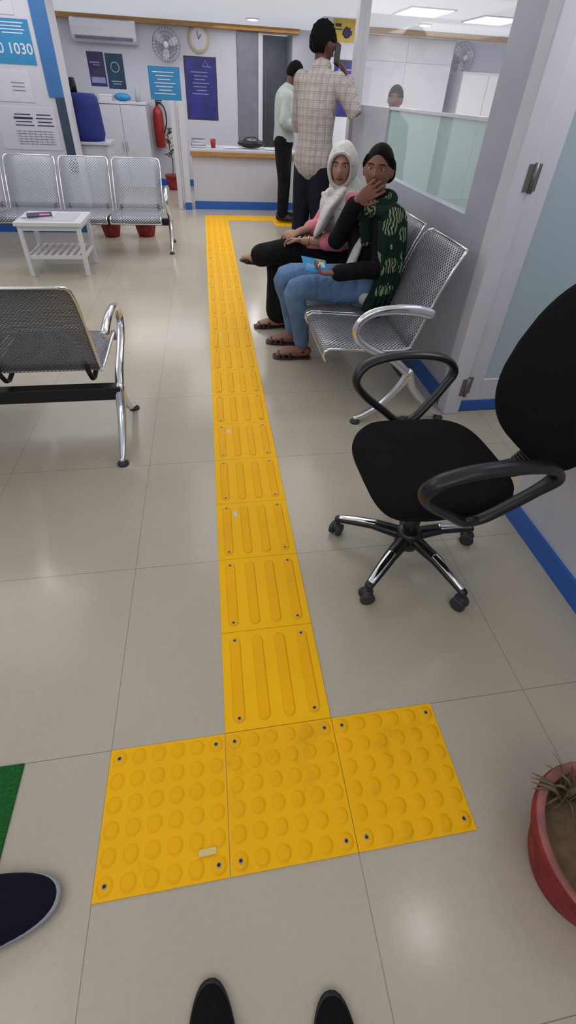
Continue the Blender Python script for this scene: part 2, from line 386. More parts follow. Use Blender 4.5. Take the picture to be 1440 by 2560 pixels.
g=G(); g.bb((.64,8.98,0),(.97,9.02,2.08)); g.bb((.97,8.96,0),(1.04,9.04,2.08),1); struct(g,'door_1',[M_dark2,M_frame],.003)
g=G(); g.bb((1.31,1.6,0),(1.36,1.86,CZ)); g.bb((1.31,1.86,0),(1.36,4.2,.955)); g.bb((1.31,3.27,.955),(1.36,4.2,1.34)); g.bb((1.31,4.3,0),(1.36,6.95,.75)); struct(g,'wall_partition',M_panel,.003)
g=G(); g.bb((1.300,1.6,0),(1.31,6.95,.10)); struct(g,'baseboard_partition',M_blue)
g=G(); g.bb((1.328,1.86,.955),(1.332,3.27,1.33)); struct(g,'window_1',M_frost)
g=G(); g.bb((1.328,1.86,1.345),(1.332,4.2,CZ)); struct(g,'window_2',M_glass)
g=G(); g.bb((1.318,1.86,1.33),(1.345,3.27,1.345)); struct(g,'trim_3',M_frame)
g=G(); g.bb((1.285,4.2,0),(1.375,4.3,CZ)); struct(g,'trim_4',M_frame,.004)
g=G(); g.bb((1.285,1.49,0),(1.375,1.575,CZ)); g.bb((1.300,1.575,0),(1.365,1.61,CZ)); struct(g,'trim_5',M_frame,.005)
g=G(); y0,y1=1.515,1.555
g.bb((1.38,y0,.07),(1.485,y1,2.1)); g.bb((1.485,y0,.07),(2.12,y1,.20)); g.bb((1.485,y0,1.98),(2.12,y1,2.1)); g.bb((2.12,y0,.07),(2.25,y1,2.1))
g.bb((1.485,1.53,.20),(2.12,1.54,1.98),1); g.bb((1.38,y0-.004,0.005),(2.25,y1+.004,.07),2)
door=struct(g,'door_2',[M_frame,M_frost2,M_blue],.003)
for hz in (.17,1.16,1.9):
    g=G(); g.tube([(1.378,1.487,hz-.055),(1.378,1.487,hz+.055)],.010,10,cap=False); g.box((1.360,1.488,hz),(.028,.004,.10)); g.box((1.400,1.511,hz),(.034,.004,.10))
    part(g,'hinge',door,M_hinge)

# ------------------------------------------------------------------ tactile paving
def bar_tile():
    g=G(); g.bb((-.1492,-.1492,0.0002),(.1492,.1492,.003))
    for x in (-.108,-.036,.036,.108):
        def cap(r,L):
            return [(x+r*math.cos(a),(L if math.sin(a)>=0 else -L)+r*math.sin(a)) for a in [2*math.pi*k/24+.001 for k in range(24)]]
        o=[(p,.0029) for p in cap(.0185,.112)],[(p,.0068) for p in cap(.0145,.112)]
        vs=[V((p[0],p[1],z)) for L in o for p,z in L]; n=24
        g.add(vs,[(i,(i+1)%n,n+(i+1)%n,n+i) for i in range(n)]+[tuple(range(n,2*n))],1,False)
    return g
def dot_tile():
    g=G(); g.bb((-.1492,-.1492,0.0002),(.1492,.1492,.003))
    for i in range(6):
        for j in range(6):
            g.lathe([(.0190,.0029),(.0170,.0043),(.0140,.0064),(.0105,.0070),(0,.0071)],(-.125+.05*i,-.125+.05*j,0),20,1)
    return g
bar_me=mesh_of(bar_tile(),'tactile_bar_tile',[M_yel,M_yelbar]); dot_me=mesh_of(dot_tile(),'tactile_dot_tile',[M_yels,M_yeldot])
gr=G(); gr.lathe([(.0056,0),(.0056,.001),(.0040,.0016),(.0036,.0008)],seg=14); gr.lathe([(.0036,.0006),(0,.0006)],seg=12,mi=1); riv_me=mesh_of(gr,'rivet',[M_rivet,M_blackm])
gs=G(); gs.bb((-.006,-.016,0),(.006,.016,.0006)); st_me=mesh_of(gs,'sticker',[M_paper])
gs=G(); gs.bb((-.006,-.016,0),(.006,.016,.0006)); st_me2=mesh_of(gs,'sticker',[M_stick])
def tile(me,x,y,rz,lab,grp,riv,rz_off):
    o=bpy.data.objects.new('tactile_paving_tile',me); link(o); o.location=(x,y,0); o.rotation_euler=(0,0,rz)
    o['label']=lab;o['category']='floor tile';o['group']=grp
    if riv:
        for sx,sy in ((-1,-1),(1,-1),(-1,1),(1,1)):
            r=bpy.data.objects.new('rivet',riv_me); link(r); r.parent=o; r.location=(sx*rz_off[0],sy*rz_off[1],rz_off[2]); r['label']='metal rivet with dark centre'
    return o
for i in range(22):
    t=tile(bar_me,.15,.15+.3*i,0,'yellow ribbed tactile guiding tile screwed to the floor','ribbed guiding tiles',True,(.108,.118,.0066))
    if i in (2,4,8):
        s=bpy.data.objects.new('sticker',st_me); link(s); s.parent=t; s.location=(-.072,.085,.0032); s['label']='small white printed sticker'
for i in range(2): tile(bar_me,.45+.3*i,6.45,math.pi/2,'yellow ribbed tactile tile of the crosswise run by the counter','ribbed guiding tiles',False,None)
for i,l in enumerate(['yellow dotted tactile warning tile with dark scuffs and a sticker','yellow dotted tactile warning tile joining the ribbed path','yellow dotted tactile warning tile with clean studs']):
    t=tile(dot_me,-.15+.3*i,-.15,0,l,'dotted warning tiles',True,(.125,.125,.0069))
    if i==0:
        s=bpy.data.objects.new('sticker',st_me2); link(s); s.parent=t; s.location=(.10,-.098,.0070); s.rotation_euler=(0,0,math.pi/2+.03); s.scale=(1.1,1.25,1); s['label']='small faded printed sticker'
for j in range(2): tile(dot_me,1.05,6.15+.3*j,0,'yellow dotted tactile tile under the standing man','dotted warning tiles',False,None)

# ------------------------------------------------------------------ benches
def bench(loc,rz,n,dr,label,ms,group,zs=1):
    T=thing('waiting_bench',loc,label,'bench',rz,group); T.scale=(1,1,zs)
    W=.505
    for i in range(n):
        a=dr*(.06+i*W); b=dr*(.06+i*W+.47); x0,x1=min(a,b),max(a,b)
        sp=[(-.252,.345),(-.264,.368),(-.258,.392),(-.235,.405),(-.16,.402),(-.05,.392),(.06,.385),(.15,.388),(.19,.402)]
        g=G(); g.sheet(sp,x0,x1); 
        part(g,'seat',T,ms,solid=.004)
        g=G()
        for x in (x0,x1): g.tube([(x,y,z) for y,z in sp],.007,8)
        g.tube([(x0,-.252,.345),(x1,-.252,.345)],.006,8)
        part(g,'seat_rim',T,M_chrome,label='chrome seat edge')
        bp=[(.185,.405),(.205,.46),(.235,.56),(.275,.68),(.315,.78),(.345,.835),(.362,.855),(.378,.862)]
        wf=[0,0,0,0,0,.004,.014,.035]
        g=G(); g.sheet(bp,x0,x1,wf); part(g,'backrest',T,ms,solid=.004)
        g=G()
        for x,sg in ((x0,1),(x1,-1)): g.tube([(x+sg*k,y,z) for (y,z),k in zip(bp,wf)],.007,8)
        g.tube([(x0+.035,.378,.862),(x1-.035,.378,.862)],.006,8)
        part(g,'backrest_rim',T,M_chrome,label='chrome backrest edge')
        for x in (x0+.05,x1-.05):
            g=G(); g.tube([(x,-.15,.385),(x,0,.37),(x,.14,.33),(x,.19,.38),(x,.215,.44)],[(.012,.008)]*5,8,smooth=3,ref=(1,0,0))
            part(g,'bracket',T,M_blackm)
    L=dr*(.09+n*W)
    g=G(); g.box((L/2,.18,.275),(abs(L)+.02,.055,.07)); part(g,'beam',T,M_blackm,.005)
    for x in (0,L):
        g=G(); g.tube([(x,.225,.60),(x,.15,.618),(x,.02,.622),(x,-.07,.605),(x,-.125,.555),(x,-.125,.50),(x,-.08,.45),(x,-.0,.405),(x,.09,.36),(x,.16,.30)],[(.020,.027),(.020,.027),(.019,.024),(.019,.021),(.019,.02),(.019,.019),(.02,.02),(.02,.02),(.021,.022),(.022,.022)],14,smooth=4,ref=(1,0,0))
        part(g,'armrest',T,M_chrome)
        g=G(); g.tube([(x,.18,.29),(x,.14,.21),(x,.05,.10),(x,-.03,.045),(x,-.07,.028)],[.026,.022,.018,.016,.014],12,smooth=4)
        g.tube([(x,.18,.29),(x,.22,.20),(x,.31,.10),(x,.38,.045),(x,.41,.028)],[.026,.022,.018,.016,.014],12,smooth=4)
        part(g,'leg',T,M_chrome)
        for y in (-.07,.41):
            g=G(); g.lathe([(0,.0),(.026,.0),(.026,.008),(.018,.016),(.008,.024),(.008,.035),(0,.035)],(x,y,0),16)
            part(g,'foot_glide',T,M_rubber,label='round levelling foot')
    return T
bench((.83,1.46,0),-math.pi/2,3,-1,'perforated steel waiting bench with two seated women',M_steel,'steel waiting benches')
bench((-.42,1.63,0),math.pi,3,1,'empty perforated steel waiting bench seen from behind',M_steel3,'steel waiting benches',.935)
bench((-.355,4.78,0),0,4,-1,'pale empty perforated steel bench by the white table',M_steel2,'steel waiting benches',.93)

# ------------------------------------------------------------------ office chair
def sup(w,d,n,e=.35):
    o=[]
    for k in range(n):
        a=2*math.pi*k/n; c,s=math.cos(a),math.sin(a)
        o.append((w*math.copysign(abs(c)**e,c),d*math.copysign(abs(s)**e,s)))
    return o
def cushion(g,layers,fn,n=48,e=.5,mi=0):
    vs=[];fs=[]
    for sc,z in layers:
        for x,y in sup(1,1,n,e): vs.append(fn(x*sc,y*sc,z))
    for i in range(len(layers)-1):
        for k in range(n): fs.append((i*n+k,i*n+(k+1)%n,(i+1)*n+(k+1)%n,(i+1)*n+k))
    g.add(vs,fs,mi,True)
def office_chair(loc,rz,base_rot,label):
    T=thing('office_chair',loc,label,'chair',rz)
    g=G(); lay=[(.001,-.03),(.6,-.03),(.9,-.028),(.97,-.018),(1,0),(.99,.015),(.95,.027),(.86,.034),(.6,.036),(.3,.033),(.001,.032)]
    cushion(g,lay,lambda x,y,z:V((x*.235*(1-.05*y),y*.23,.455+z-(.03*max(0,-y-.6)/.4 if y<-.6 else 0))),e=.55); part(g,'seat',T,M_fabric)
    g=G(); g.box((0,0,.415),(.30,.30,.02)); g.box((0,.02,.385),(.14,.22,.05)); g.box((0,.26,.40),(.07,.26,.018)); part(g,'seat_plate',T,M_plastic,.006)
    g=G(); lay=[(.001,-.028),(.7,-.028),(.93,-.02),(1,0),(.97,.02),(.85,.032),(.5,.036),(.001,.036)]
    def bf(x,y,z):
        h=(y+1)/2; w=.262-.075*h*h-.055*(1-h)**3
        zz=.49+h*.56; yy=.325+.14*h*h+.02*h - .05*math.cos(x*1.2)+.05 - z
        return V((x*w,yy-.03*x*x,zz))
    cushion(g,lay,bf,e=.55); part(g,'backrest',T,M_fabric)
    g=G(); g.tube([(0,.20,.40),(0,.33,.405),(0,.39,.44),(0,.395,.52),(0,.41,.64)],[(.045,.01)]*5,12,smooth=5,ref=(1,0,0)); 
    for k in range(7): g.tube([(-.04,.347+k*.007,.415+k*.009),(.04,.347+k*.007,.415+k*.009)],.006,8)
    part(g,'back_support',T,M_plastic)
    for sx in (-1,1):
        lp=[(-.185,.615),(-.15,.668),(-.06,.692),(.06,.692),(.15,.672),(.185,.63),(.155,.575),(.10,.51),(.045,.458),(-.015,.455),(-.075,.50),(-.15,.56)]
        g=G(); g.tube([(sx*(.258+.045*(z-.46)/.2),y,z) for y,z in lp],[(.018,.014) if z<.6 else (.024,.014) for y,z in lp],14,closed=True,smooth=6,ref=(1,0,0))
        g.tube([(sx*.262,.015,.458),(sx*.24,.01,.43),(sx*.10,0,.405)],[(.03,.012)]*3,10,smooth=4,ref=(0,1,0))
        part(g,'armrest',T,M_plastic)
    g=G(); g.tube([(0,0,.09),(0,0,.25)],.028,18,cap=False); g.tube([(0,0,.24),(0,0,.40)],.016,16,cap=False); part(g,'gas_cylinder',T,M_plastic)
    g=G(); g.lathe([(0,.065),(.045,.065),(.05,.08),(.048,.13),(.035,.145),(0,.145)],seg=24)
    for k in range(5):
        a=base_rot+k*2*math.pi/5; d=V((math.cos(a),math.sin(a),0)); p=V((-d.y,d.x,0))
        g.tube([d*.03+V((0,0,.11)),d*.14+V((0,0,.112)),d*.22+V((0,0,.095)),d*.275+V((0,0,.082))],[(.028,.022),(.024,.016),(.02,.013),(.016,.012)],10,ref=tuple(p))
        g.tube([d*.13+V((0,0,.1255)),d*.20+V((0,0,.1135)),d*.265+V((0,0,.096))],[(.016,.006),(.014,.005),(.012,.005)],10,mi=1,ref=tuple(p))
    part(g,'star_base',T,[M_plastic,M_chrome],label='five-star base with chrome strips')
    for k in range(5):
        a=base_rot+k*2*math.pi/5; d=V((math.cos(a),math.sin(a),0)); c=d*.275; b=a+.9+k
        ax=V((math.cos(b),math.sin(b),0)); q=V((-ax.y,ax.x,0)); M=Matrix((ax,q,V((0,0,1)))).transposed()@Matrix.Rotation(math.pi/2,3,'Y')
        g=G()
        for s in (-1,1): g.lathe([(0,-.009),(.02,-.009),(.026,-.006),(.027,0),(.026,.006),(.02,.009),(0,.009)],V((c.x,c.y,.027))+ax*s*.015,18,M=M)
        g.tube([(c.x,c.y,.03),(c.x,c.y,.075)],.007,8); g.ball((c.x,c.y,.04),(.02,.02,.018),14)
        part(g,'caster',T,M_rubber)
    return T
office_chair((.712,.55,0),math.radians(-88),math.radians(6+88),'black fabric office chair with loop arms and chrome five-star base')

# ------------------------------------------------------------------ pots, mat, shoes
def pot(loc,r,h,label,grp=None):
    T=thing('plant_pot',loc,label,'plant pot',0,grp)
    g=G(); g.lathe([(0,0),(r*.66,0),(r*.74,h*.15),(r*.93,h*.7),(r*.94,h*.78),(r,h*.80),(r*1.03,h*.9),(r*1.01,h*.99)],seg=40); g.lathe([(r*1.01,h*.99),(r*.98,h),(r*.90,h*.99),(r*.86,h*.78)],seg=40,mi=1); part(g,'pot_body',T,[M_terra,M_rimc])
    g=G(); 
    g.lathe([(r*.87,h*.80),(r*.5,h*.82),(0,h*.83)],seg=30); part(g,'soil',T,M_soil)
    return T
P=pot((.793,-.402,0),.153,.210,'large faded red clay pot with bare soil and a dry plant')
g=G()
for k in range(26):
    a=random.uniform(0,6.28); l=random.uniform(.04,.10); b=V((-.03+random.uniform(-.02,.02),.10+random.uniform(-.015,.015),.165)); d=V((math.cos(a),math.sin(a),0))
    g.tube([b,b+d*l*.4+V((0,0,l*.6)),b+d*l*.9+V((0,0,l*.55))],[(.002,.001),(.004,.001),(.0008,.0005)],6,smooth=4,mi=(0 if k%4==0 else 1))
g.tube([(-.03,.10,.160),(-.03,.102,.20),(-.025,.10,.225)],[.008,.007,.004],8,mi=1)
part(g,'plant',P,[M_dgreen,M_dry])
pot((-1.06,5.44,0),.12,.2,'red clay pot standing behind the pale bench','red clay pots')
pot((-.68,5.47,0),.13,.2,'red clay pot standing behind the pale bench','red clay pots')
P=pot((-.50,8.60,0),.12,.22,'red clay pot with a broad-leaved rubber plant')
g=G(); g.tube([(0,0,.17),(.02,0,.4),(-.01,0,.6),(-.02,0,.8)],.008,8,smooth=4); part(g,'stem',P,M_dry)
g=G()
for k in range(13):
    a=k*2.4; z=.42+.035*k; l=.15; d=V((math.cos(a),math.sin(a)*.6,0)); b=V((0,0,z)); sd=(-d.y,d.x,0)
    g.tube([b,b+d*.05+V((0,0,.03)),b+d*.11+V((0,0,.05)),b+d*l+V((0,0,.03))],[(.004,.002),(.035,.002),(.035,.002),(.004,.001)],8,smooth=3,ref=sd)
part(g,'leaf_cluster',P,M_leaf)
g=G(); g.bb((-1.15,-.6,0),(-.515,0,.006)); 
solo(g,'door_mat',(0,0,0),'green artificial turf door mat','mat',M_mat,.002)
def shoe(loc,rz,label,m,ms,s=1.0):
    T=thing('shoe',loc,label,'shoe',rz)
    n=40; out=[]
    for k in range(n):
        a=2*math.pi*k/n; y=math.sin(a); x=math.cos(a)
        out.append((math.copysign(abs(x)**.85,x)*(.045-.010*max(0,-y)),.143*math.copysign(abs(y)**.9,y)))
    def ring(z,k,sh=0): return [V((x*k*s,(y*k+sh-.143)*s,z)) for x,y in out]
    g=G(); L=[ring(0,.97),ring(.004,1.0),ring(.016,1.010),ring(.020,.98)]
    g.add([v for r in L for v in r],[(i*n+k,i*n+(k+1)%n,(i+1)*n+(k+1)%n,(i+1)*n+k) for i in range(3) for k in range(n)]+[tuple(range(n))[::-1],tuple(range(3*n,4*n))],0,True)
    part(g,'sole',T,ms)
    g=G(); h=lambda y:(.026+.050*min(1,max(0,(.125-y)/.16))**.8)
    L=[]
    for t,k in ((0,1.0),(.3,1.0),(.6,.95),(.8,.86),(.93,.70),(1,.45),(1.02,.15)):
        L.append([V((x*k*s*.995,(y*k-.143-(.03*t if y>0 else 0))*s,(.016+h(y*k)*t)*1)) for x,y in out])
    g.add([v for r in L for v in r],[(i*n+k,i*n+(k+1)%n,(i+1)*n+(k+1)%n,(i+1)*n+k) for i in range(len(L)-1) for k in range(n)]+[tuple(range(n))[::-1],tuple(range((len(L)-1)*n,len(L)*n))],0,True)
    part(g,'upper',T,m,voxel=.004,smooth=4)
    g=G(); 
    g.tube([(-.018,-.155*s,.094),(0,-.145*s,.094),(.018,-.155*s,.094),(.026,-.2*s,.094),(.02,-.245*s,.092),(0,-.257*s,.092),(-.02,-.245*s,.092),(-.026,-.2*s,.094)],.007,8,closed=True,smooth=4)
    part(g,'collar',T,m)
    return T
shoe((-.048,-.446,0),math.radians(2),'black suede slip-on shoe with toe pointing ahead',M_bsuede,M_dsole,1.14)
shoe((.185,-.497,0),math.radians(-4),'black suede slip-on shoe beside the other one',M_bsuede,M_dsole,1.14)
shoe((-.362,-.276,0.006),math.radians(-86),'navy canvas shoe with pale rubber sole',M_navy,M_sole,1.42)

# ------------------------------------------------------------------ white table
T=thing('side_table',(-1.30,4.19,0),'small white wooden side table with slatted lower shelf','table')
g=G(); g.box((0,0,.43),(.54,.46,.03)); g.box((0,0,.447),(.40,.32,.004),1); part(g,'tabletop',T,[M_white,M_lam],.004)
for sx in (-1,1):
    for sy in (-1,1):
        g=G(); g.box((sx*.235,sy*.195,.208),(.035,.035,.416)); part(g,'leg',T,M_white,.003)
g=G(); 
for sy in (-1,1): g.box((0,sy*.195,.16),(.435,.02,.03)); g.box((0,sy*.195,.395),(.435,.02,.04))
for sx in (-1,1): g.box((sx*.235,0,.16),(.02,.355,.03)); g.box((sx*.235,0,.395),(.02,.355,.04))
for k in range(7): g.box((-.18+.06*k,0,.178),(.03,.40,.008))
part(g,'shelf',T,M_white,.002)
for k,(dx,dy,m,l) in enumerate([(-.06,.03,M_paper,'folded newspaper lying on the white table'),(-.05,.0,M_dkpur,'dark printed magazine lying on papers')]):
    g=G(); g.box((0,0,0),(.26-.06*k,.2-.05*k,.008),0); g.box((.04,-.03,.0045),(.08,.06,.001),1)
    solo(g,'magazine',(-1.36+dx,4.19+dy,.453+.009*k),l,'magazine',[m,M_pink],rz=.1+k*.2)

# ------------------------------------------------------------------ pillar with notices
g=G(); g.bb((-2.7,5.6,0),(-1.315,5.95,CZ)); struct(g,'wall_pillar',M_wall,.003)
g=G(); g.bb((-1.455,5.588,1.25),(-1.312,5.6,CZ)); g.bb((-1.40,5.588,.6),(-1.312,5.6,1.25),1); struct(g,'trim_6',[M_bandb,M_dband])
g=G(); g.bb((-2.7,5.588,0),(-1.312,5.6,.1)); struct(g,'baseboard_pillar',M_blue)
def poster(name,x0,x1,z0,z1,y,m,label,border=None,th=.006,catg='poster'):
    T=thing(name,((x0+x1)/2,y,(z0+z1)/2),label,catg); w,h=x1-x0,z1-z0
    g=G(); g.box((0,0,0),(w,th,h)); 
    ms=[m]
    if border: g.box((0,-th/2-.0005,0),(w*.9,.001,h*.93),1); ms=[border,m]
    part(g,'sheet',T,ms); return T
S=poster('notice_sign',-2.15,-1.50,1.49,1.815,5.5985,M_signb,'blue helpline notice with large white digits on the pillar',catg='sign')
text(S,'1030',.112,(.318,-.004,-.085),M_inkw,align='RIGHT',bold=.001)
text(S,'1800',.112,(.062,-.004,-.085),M_inkw,align='RIGHT',bold=.001)
g=G()
for k in range(4): g.box((.17,-.004,.135-k*.024),(.22-.04*(k%2),.001,.008))
part(g,'small_print',S,M_inkw)
S=poster('notice_sheet',-2.2,-1.60,1.84,2.13,5.5985,M_paper,'white notice sheet taped above the blue helpline sign',catg='sign')
g=G()
for k in range(5): g.box((.02+.02*(k%2),-.004,.09-k*.035),(.5-.1*(k%3),.001,.012))
part(g,'small_print',S,M_inkg)
S=poster('notice_sheet',-2.0,-1.44,.80,1.16,5.5985,M_paper,'white notice sheet with two columns of dark print',catg='sign')
g=G()
for c,(x,w) in enumerate(((-.03,.18),(.17,.16))):
    for k in range(4): g.box((x,-.004,.12-k*.03),(w*(1 if k%2 else .85),.001,.018 if k==1 and c==0 else .009))
for k in range(6): g.box((.05,-.004,-.02-k*.022),(.36,.001,.004),1)
for k in range(7): g.box((-.1+.05*k,-.004,-.075),(.003,.001,.12),1)
part(g,'small_print',S,[M_ink,M_inkg])
S=poster('notice_sheet',-2.0,-1.6,1.2,1.44,5.5985,M_paper,'plain white notice sheet with a faint box',catg='sign')
g=G(); 
for k in range(3): g.box((.08,-.004,.03-k*.03),(.12,.001,.006))
part(g,'small_print',S,M_inkg)

# ------------------------------------------------------------------ far left corner: cabinet, jug, extinguisher, AC, fan, posters
T=thing('storage_cabinet',(-1.15,8.62,0),'white laminate storage cabinet with tall doors','cabinet')
g=G(); g.box((0,0,.60),(.74,.60,1.08)); g.box((0,0,.03),(.70,.56,.06)); g.box((0,0,1.155),(.77,.64,.03)); part(g,'body',T,M_lam,.003)
for sx in (-1,1):
    g=G(); g.box((sx*.185,-.308,.60),(.362,.016,1.06)); d=part(g,'door',T,M_lam,.003)
    g=G(); g.box((sx*.03,-.325,.62),(.012,.02,.12)); part(g,'handle',d,M_chrome,.003)
g=G(); g.lathe([(0,0),(.035,0),(.035,.14),(.015,.17),(.015,.2),(0,.2)]); solo(g,'bottle',(-.9,8.5,1.17),'pale plastic bottle on the white cabinet','bottle',M_greenc)
g=G(); g.ball((0,0,.05),(.12,.08,.05),20,fn=lambda d,p:p*(1+.15*noise.noise(d*3))); solo(g,'folded_cloth',(-1.12,8.5,1.17),'crumpled blue cloth on the white cabinet','cloth',M_signb)
g=G(); g.bb((-.09,-.09,0),(.09,.09,.07)); g.bb((-.094,-.094,.055),(.094,.094,.075),1); solo(g,'storage_box',(-1.36,8.55,1.17),'small white lidded box on the white cabinet','box',[M_lam,M_white],.004)
T=thing('jug_stand',(-1.26,6.18,0),'white laminate stand carrying the water jug','stand')
g=G(); g.box((0,0,.84),(.5,.42,.03)); part(g,'top',T,M_lam,.004)
g=G(); g.box((-.21,0,.41),(.03,.38,.82)); g.box((.21,0,.41),(.03,.38,.82)); g.box((0,.17,.41),(.40,.02,.82)); g.box((0,-.17,.41),(.40,.02,.82)); part(g,'body',T,M_lam,.003)
T=thing('water_jug',(-1.25,6.14,.856),'large water jug wrapped in a blue cloth cover','water jug')
g=G(); g.lathe([(0,0),(.165,0),(.185,.06),(.175,.22),(.17,.32),(.16,.40),(.13,.43),(0,.435)],seg=36); part(g,'cover',T,M_jug)
g=G(); g.lathe([(0,.43),(.035,.43),(.035,.49),(.03,.53),(.03,.56),(0,.56)],(-.07,0,0)); part(g,'neck',T,M_blackm)
T=thing('fire_extinguisher',(-.66,8.919,.57),'red fire extinguisher hung on the white wall','fire extinguisher')
g=G(); g.lathe([(0,0),(.075,0),(.08,.02),(.08,.44),(.07,.50),(.03,.54),(.02,.56),(0,.56)],seg=28); part(g,'cylinder',T,M_red)
g=G(); g.box((0,0,.585),(.04,.03,.05)); g.box((.03,0,.62),(.11,.02,.015)); g.box((.03,0,.60),(.09,.02,.012)); part(g,'valve',T,M_blackm,.003)
g=G(); g.tube([(.02,0,.59),(.08,-.03,.57),(.12,-.04,.50),(.13,-.06,.35),(.08,-.07,.2)],.011,8,smooth=6); part(g,'hose',T,M_blackm)
g=G(); g.box((0,.045,.40),(.05,.075,.03)); part(g,'wall_bracket',T,M_blackm)
T=thing('air_conditioner',(-1.29,8.88,1.97),'white split air conditioner mounted high on the wall','air conditioner')
g=G(); pr=[(-.12,-.06),(-.125,.03),(-.10,.11),(-.04,.13),(.12,.13),(.12,-.13),(-.04,-.13),(-.10,-.10)]
g.poly([(a,b) for a,b in pr],-.45,.45,0,M=Matrix(((0,0,1),(1,0,0),(0,1,0)))); part(g,'body',T,M_white,.01)
g=G(); g.box((0,-.115,-.085),(.80,.02,.035),0,Matrix.Rotation(.5,3,'X')); part(g,'louver',T,M_inkg)
g=G()
for k in range(9): g.box((0,-.02+.014*k-.06,.131),(.8,.004,.003))
part(g,'intake_grille',T,M_inkg)
def wall_fan(loc,label):
    T=thing('wall_fan',loc,label,'fan',0,'wall fans')
    g=G(); 
    for r in (.20,.15,.10,.05):
        d=.055*(1-(r/.2)**2)
        for s in (-1,1):
            g.tube([(r*math.cos(a),-.16+s*(.035+d),r*math.sin(a)) for a in [2*math.pi*k/32 for k in range(32)]],.0022,5,closed=True)
    for k in range(28):
        a=2*math.pi*k/28; c,s_=math.cos(a),math.sin(a)
        for s in (-1,1): g.tube([(.04*c,-.16+s*.09,.04*s_),(.12*c,-.16+s*.07,.12*s_),(.20*c,-.16+s*.03,.20*s_)],.0016,5,cap=False)
    part(g,'cage',T,M_inkg)
    g=G()
    for k in range(3):
        a=k*2.094+.4; d=V((math.cos(a),0,math.sin(a))); g.tube([V((0,-.16,0))+d*.03,V((0,-.165,0))+d*.10,V((0,-.155,0))+d*.17],[(.02,.003),(.055,.003),(.04,.003)],10,smooth=3,ref=(-d.z,.35,d.x))
    part(g,'blade',T,M_white)
    g=G(); g.ball((0,-.25,0),(.035,.012,.035),16); g.ball((0,-.10,0),(.05,.05,.05),16); g.box((0,-.04,-.02),(.04,.10,.03)); g.box((0,-.01,-.05),(.10,.02,.16)); part(g,'motor_housing',T,M_white)
    return T
wall_fan((-.42,8.99,1.86),'white wall fan with wire cage')
S=poster('poster',-1.62,-1.38,1.33,1.74,8.999,M_dkpur,'dark purple printed poster on the white wall',M_purple)
g=G(); g.box((0,-.006,-.13),(.2,.001,.07)); g.box((-.02,-.006,.08),(.14,.001,.015)); g.box((0,-.006,.05),(.10,.001,.010)); part(g,'small_print',S,M_inkp)
S=poster('poster',-1.36,-1.10,1.31,1.73,8.999,M_dkteal,'dark teal printed poster with a round emblem')
g=G(); g.tube([(.06*math.cos(a),-.005,.05+.06*math.sin(a)) for a in [2*math.pi*k/20 for k in range(20)]],.007,6,closed=True); g.box((0,-.0045,-.12),(.16,.001,.012)); g.box((0,-.0045,-.15),(.12,.001,.012)); part(g,'emblem',S,M_greenc)
S=poster('poster',-.19,.31,.96,1.76,8.999,M_purple,'large purple poster with white print in a dark frame',M_dkpur)
g=G()
g.tube([(.04,-.005,.29),(.08,-.005,.36),(.12,-.005,.29)],.005,6); g.box((.10,-.005,.28),(.14,.001,.008))
for k in range(7): g.box((-.02+.02*(k%2),-.005,.21-k*.045),(.26-.05*(k%3),.001,.010))
part(g,'small_print',S,M_inkp)
T=thing('wall_clock',(.06,8.98,1.96),'cream oval wall clock','clock')
g=G(); g.ball((0,0,0),(.155,.03,.17),32); part(g,'case',T,M_cream)
g=G(); g.ball((0,-.02,0),(.12,.015,.135),32); part(g,'dial',T,M_paper)
g=G(); g.tube([(0,-.04,0),(.04,-.04,.05)],.004,6); g.tube([(0,-.04,0),(-.02,-.04,.09)],.003,6); part(g,'clock_hands',T,M_blackm)

# ------------------------------------------------------------------ counter
T=thing('service_counter',(.595,7.0,0),'long white service counter with wood edge and blue skirting','counter')
g=G(); g.bb((-.725,.03,.10),(.70,.55,.68)); part(g,'body',T,M_lam,.003)
g=G(); g.bb((-.725,.015,0),(.70,.55,.10)); part(g,'skirting',T,M_blue)
g=G(); g.bb((-.745,-.02,.705),(.72,.58,.735)); part(g,'countertop',T,M_lam,.003)
g=G(); g.bb((-.745,-.025,.655),(.72,.02,.705)); part(g,'edge_strip',T,M_wood,.003)
g=G(); g.bb((-.36,6.98,0),(-.30,7.30,1.24)); g.bb((-.26,6.97,0),(-.18,7.05,1.24)); g.bb((-.30,7.0,.1),(-.26,7.02,1.2)); struct(g,'trim_7',M_frame,.004)
g=G(); g.bb((-.268,6.96,0),(-.175,6.97,.09)); struct(g,'trim_8',M_blue)
S=poster('notice_sign',-.58,-.20,1.24,1.57,7.0,M_signb,'blue notice board with rows of white print on the post',th=.02,catg='sign')
g=G()
for k in range(7): g.box((-.01+.01*(k%2),-.0115,.11-k*.035),(.26-.05*(k%3),.001,.009))
part(g,'small_print',S,M_inkw)
for k,(dz,m) in enumerate(((0,M_dkpur),(.033,M_cream),(.066,M_greyc))):
    g=G(); g.box((0,0,.0),(.2-.02*k,.15,.028),1); g.box((0,0,.0145),(.2-.02*k,.155,.003)); g.box((0,0,-.0145),(.2-.02*k,.155,.003))
    solo(g,'book',(-.03,7.2,.7515+dz),'thick ledger stacked on the counter','book',[m,M_paper],rz=.1*k,group='ledgers on the counter')
g=G(); g.lathe([(0,0),(.03,0),(.037,.10),(.034,.10),(.028,.006),(0,.006)]); solo(g,'cup',(.17,7.2,.7355),'red plastic cup on the counter','cup',M_red)
T=thing('handbag',(.70,7.25,.742),'soft black leather bag lying on the counter','bag')
g=G(); g.ball((0,0,.055),(.19,.10,.055),32,fn=lambda d,p:V((p.x,p.y,p.z*(1+(.2*noise.noise(d*4) if d.z>0 else 0))))); part(g,'bag_body',T,M_plastic)
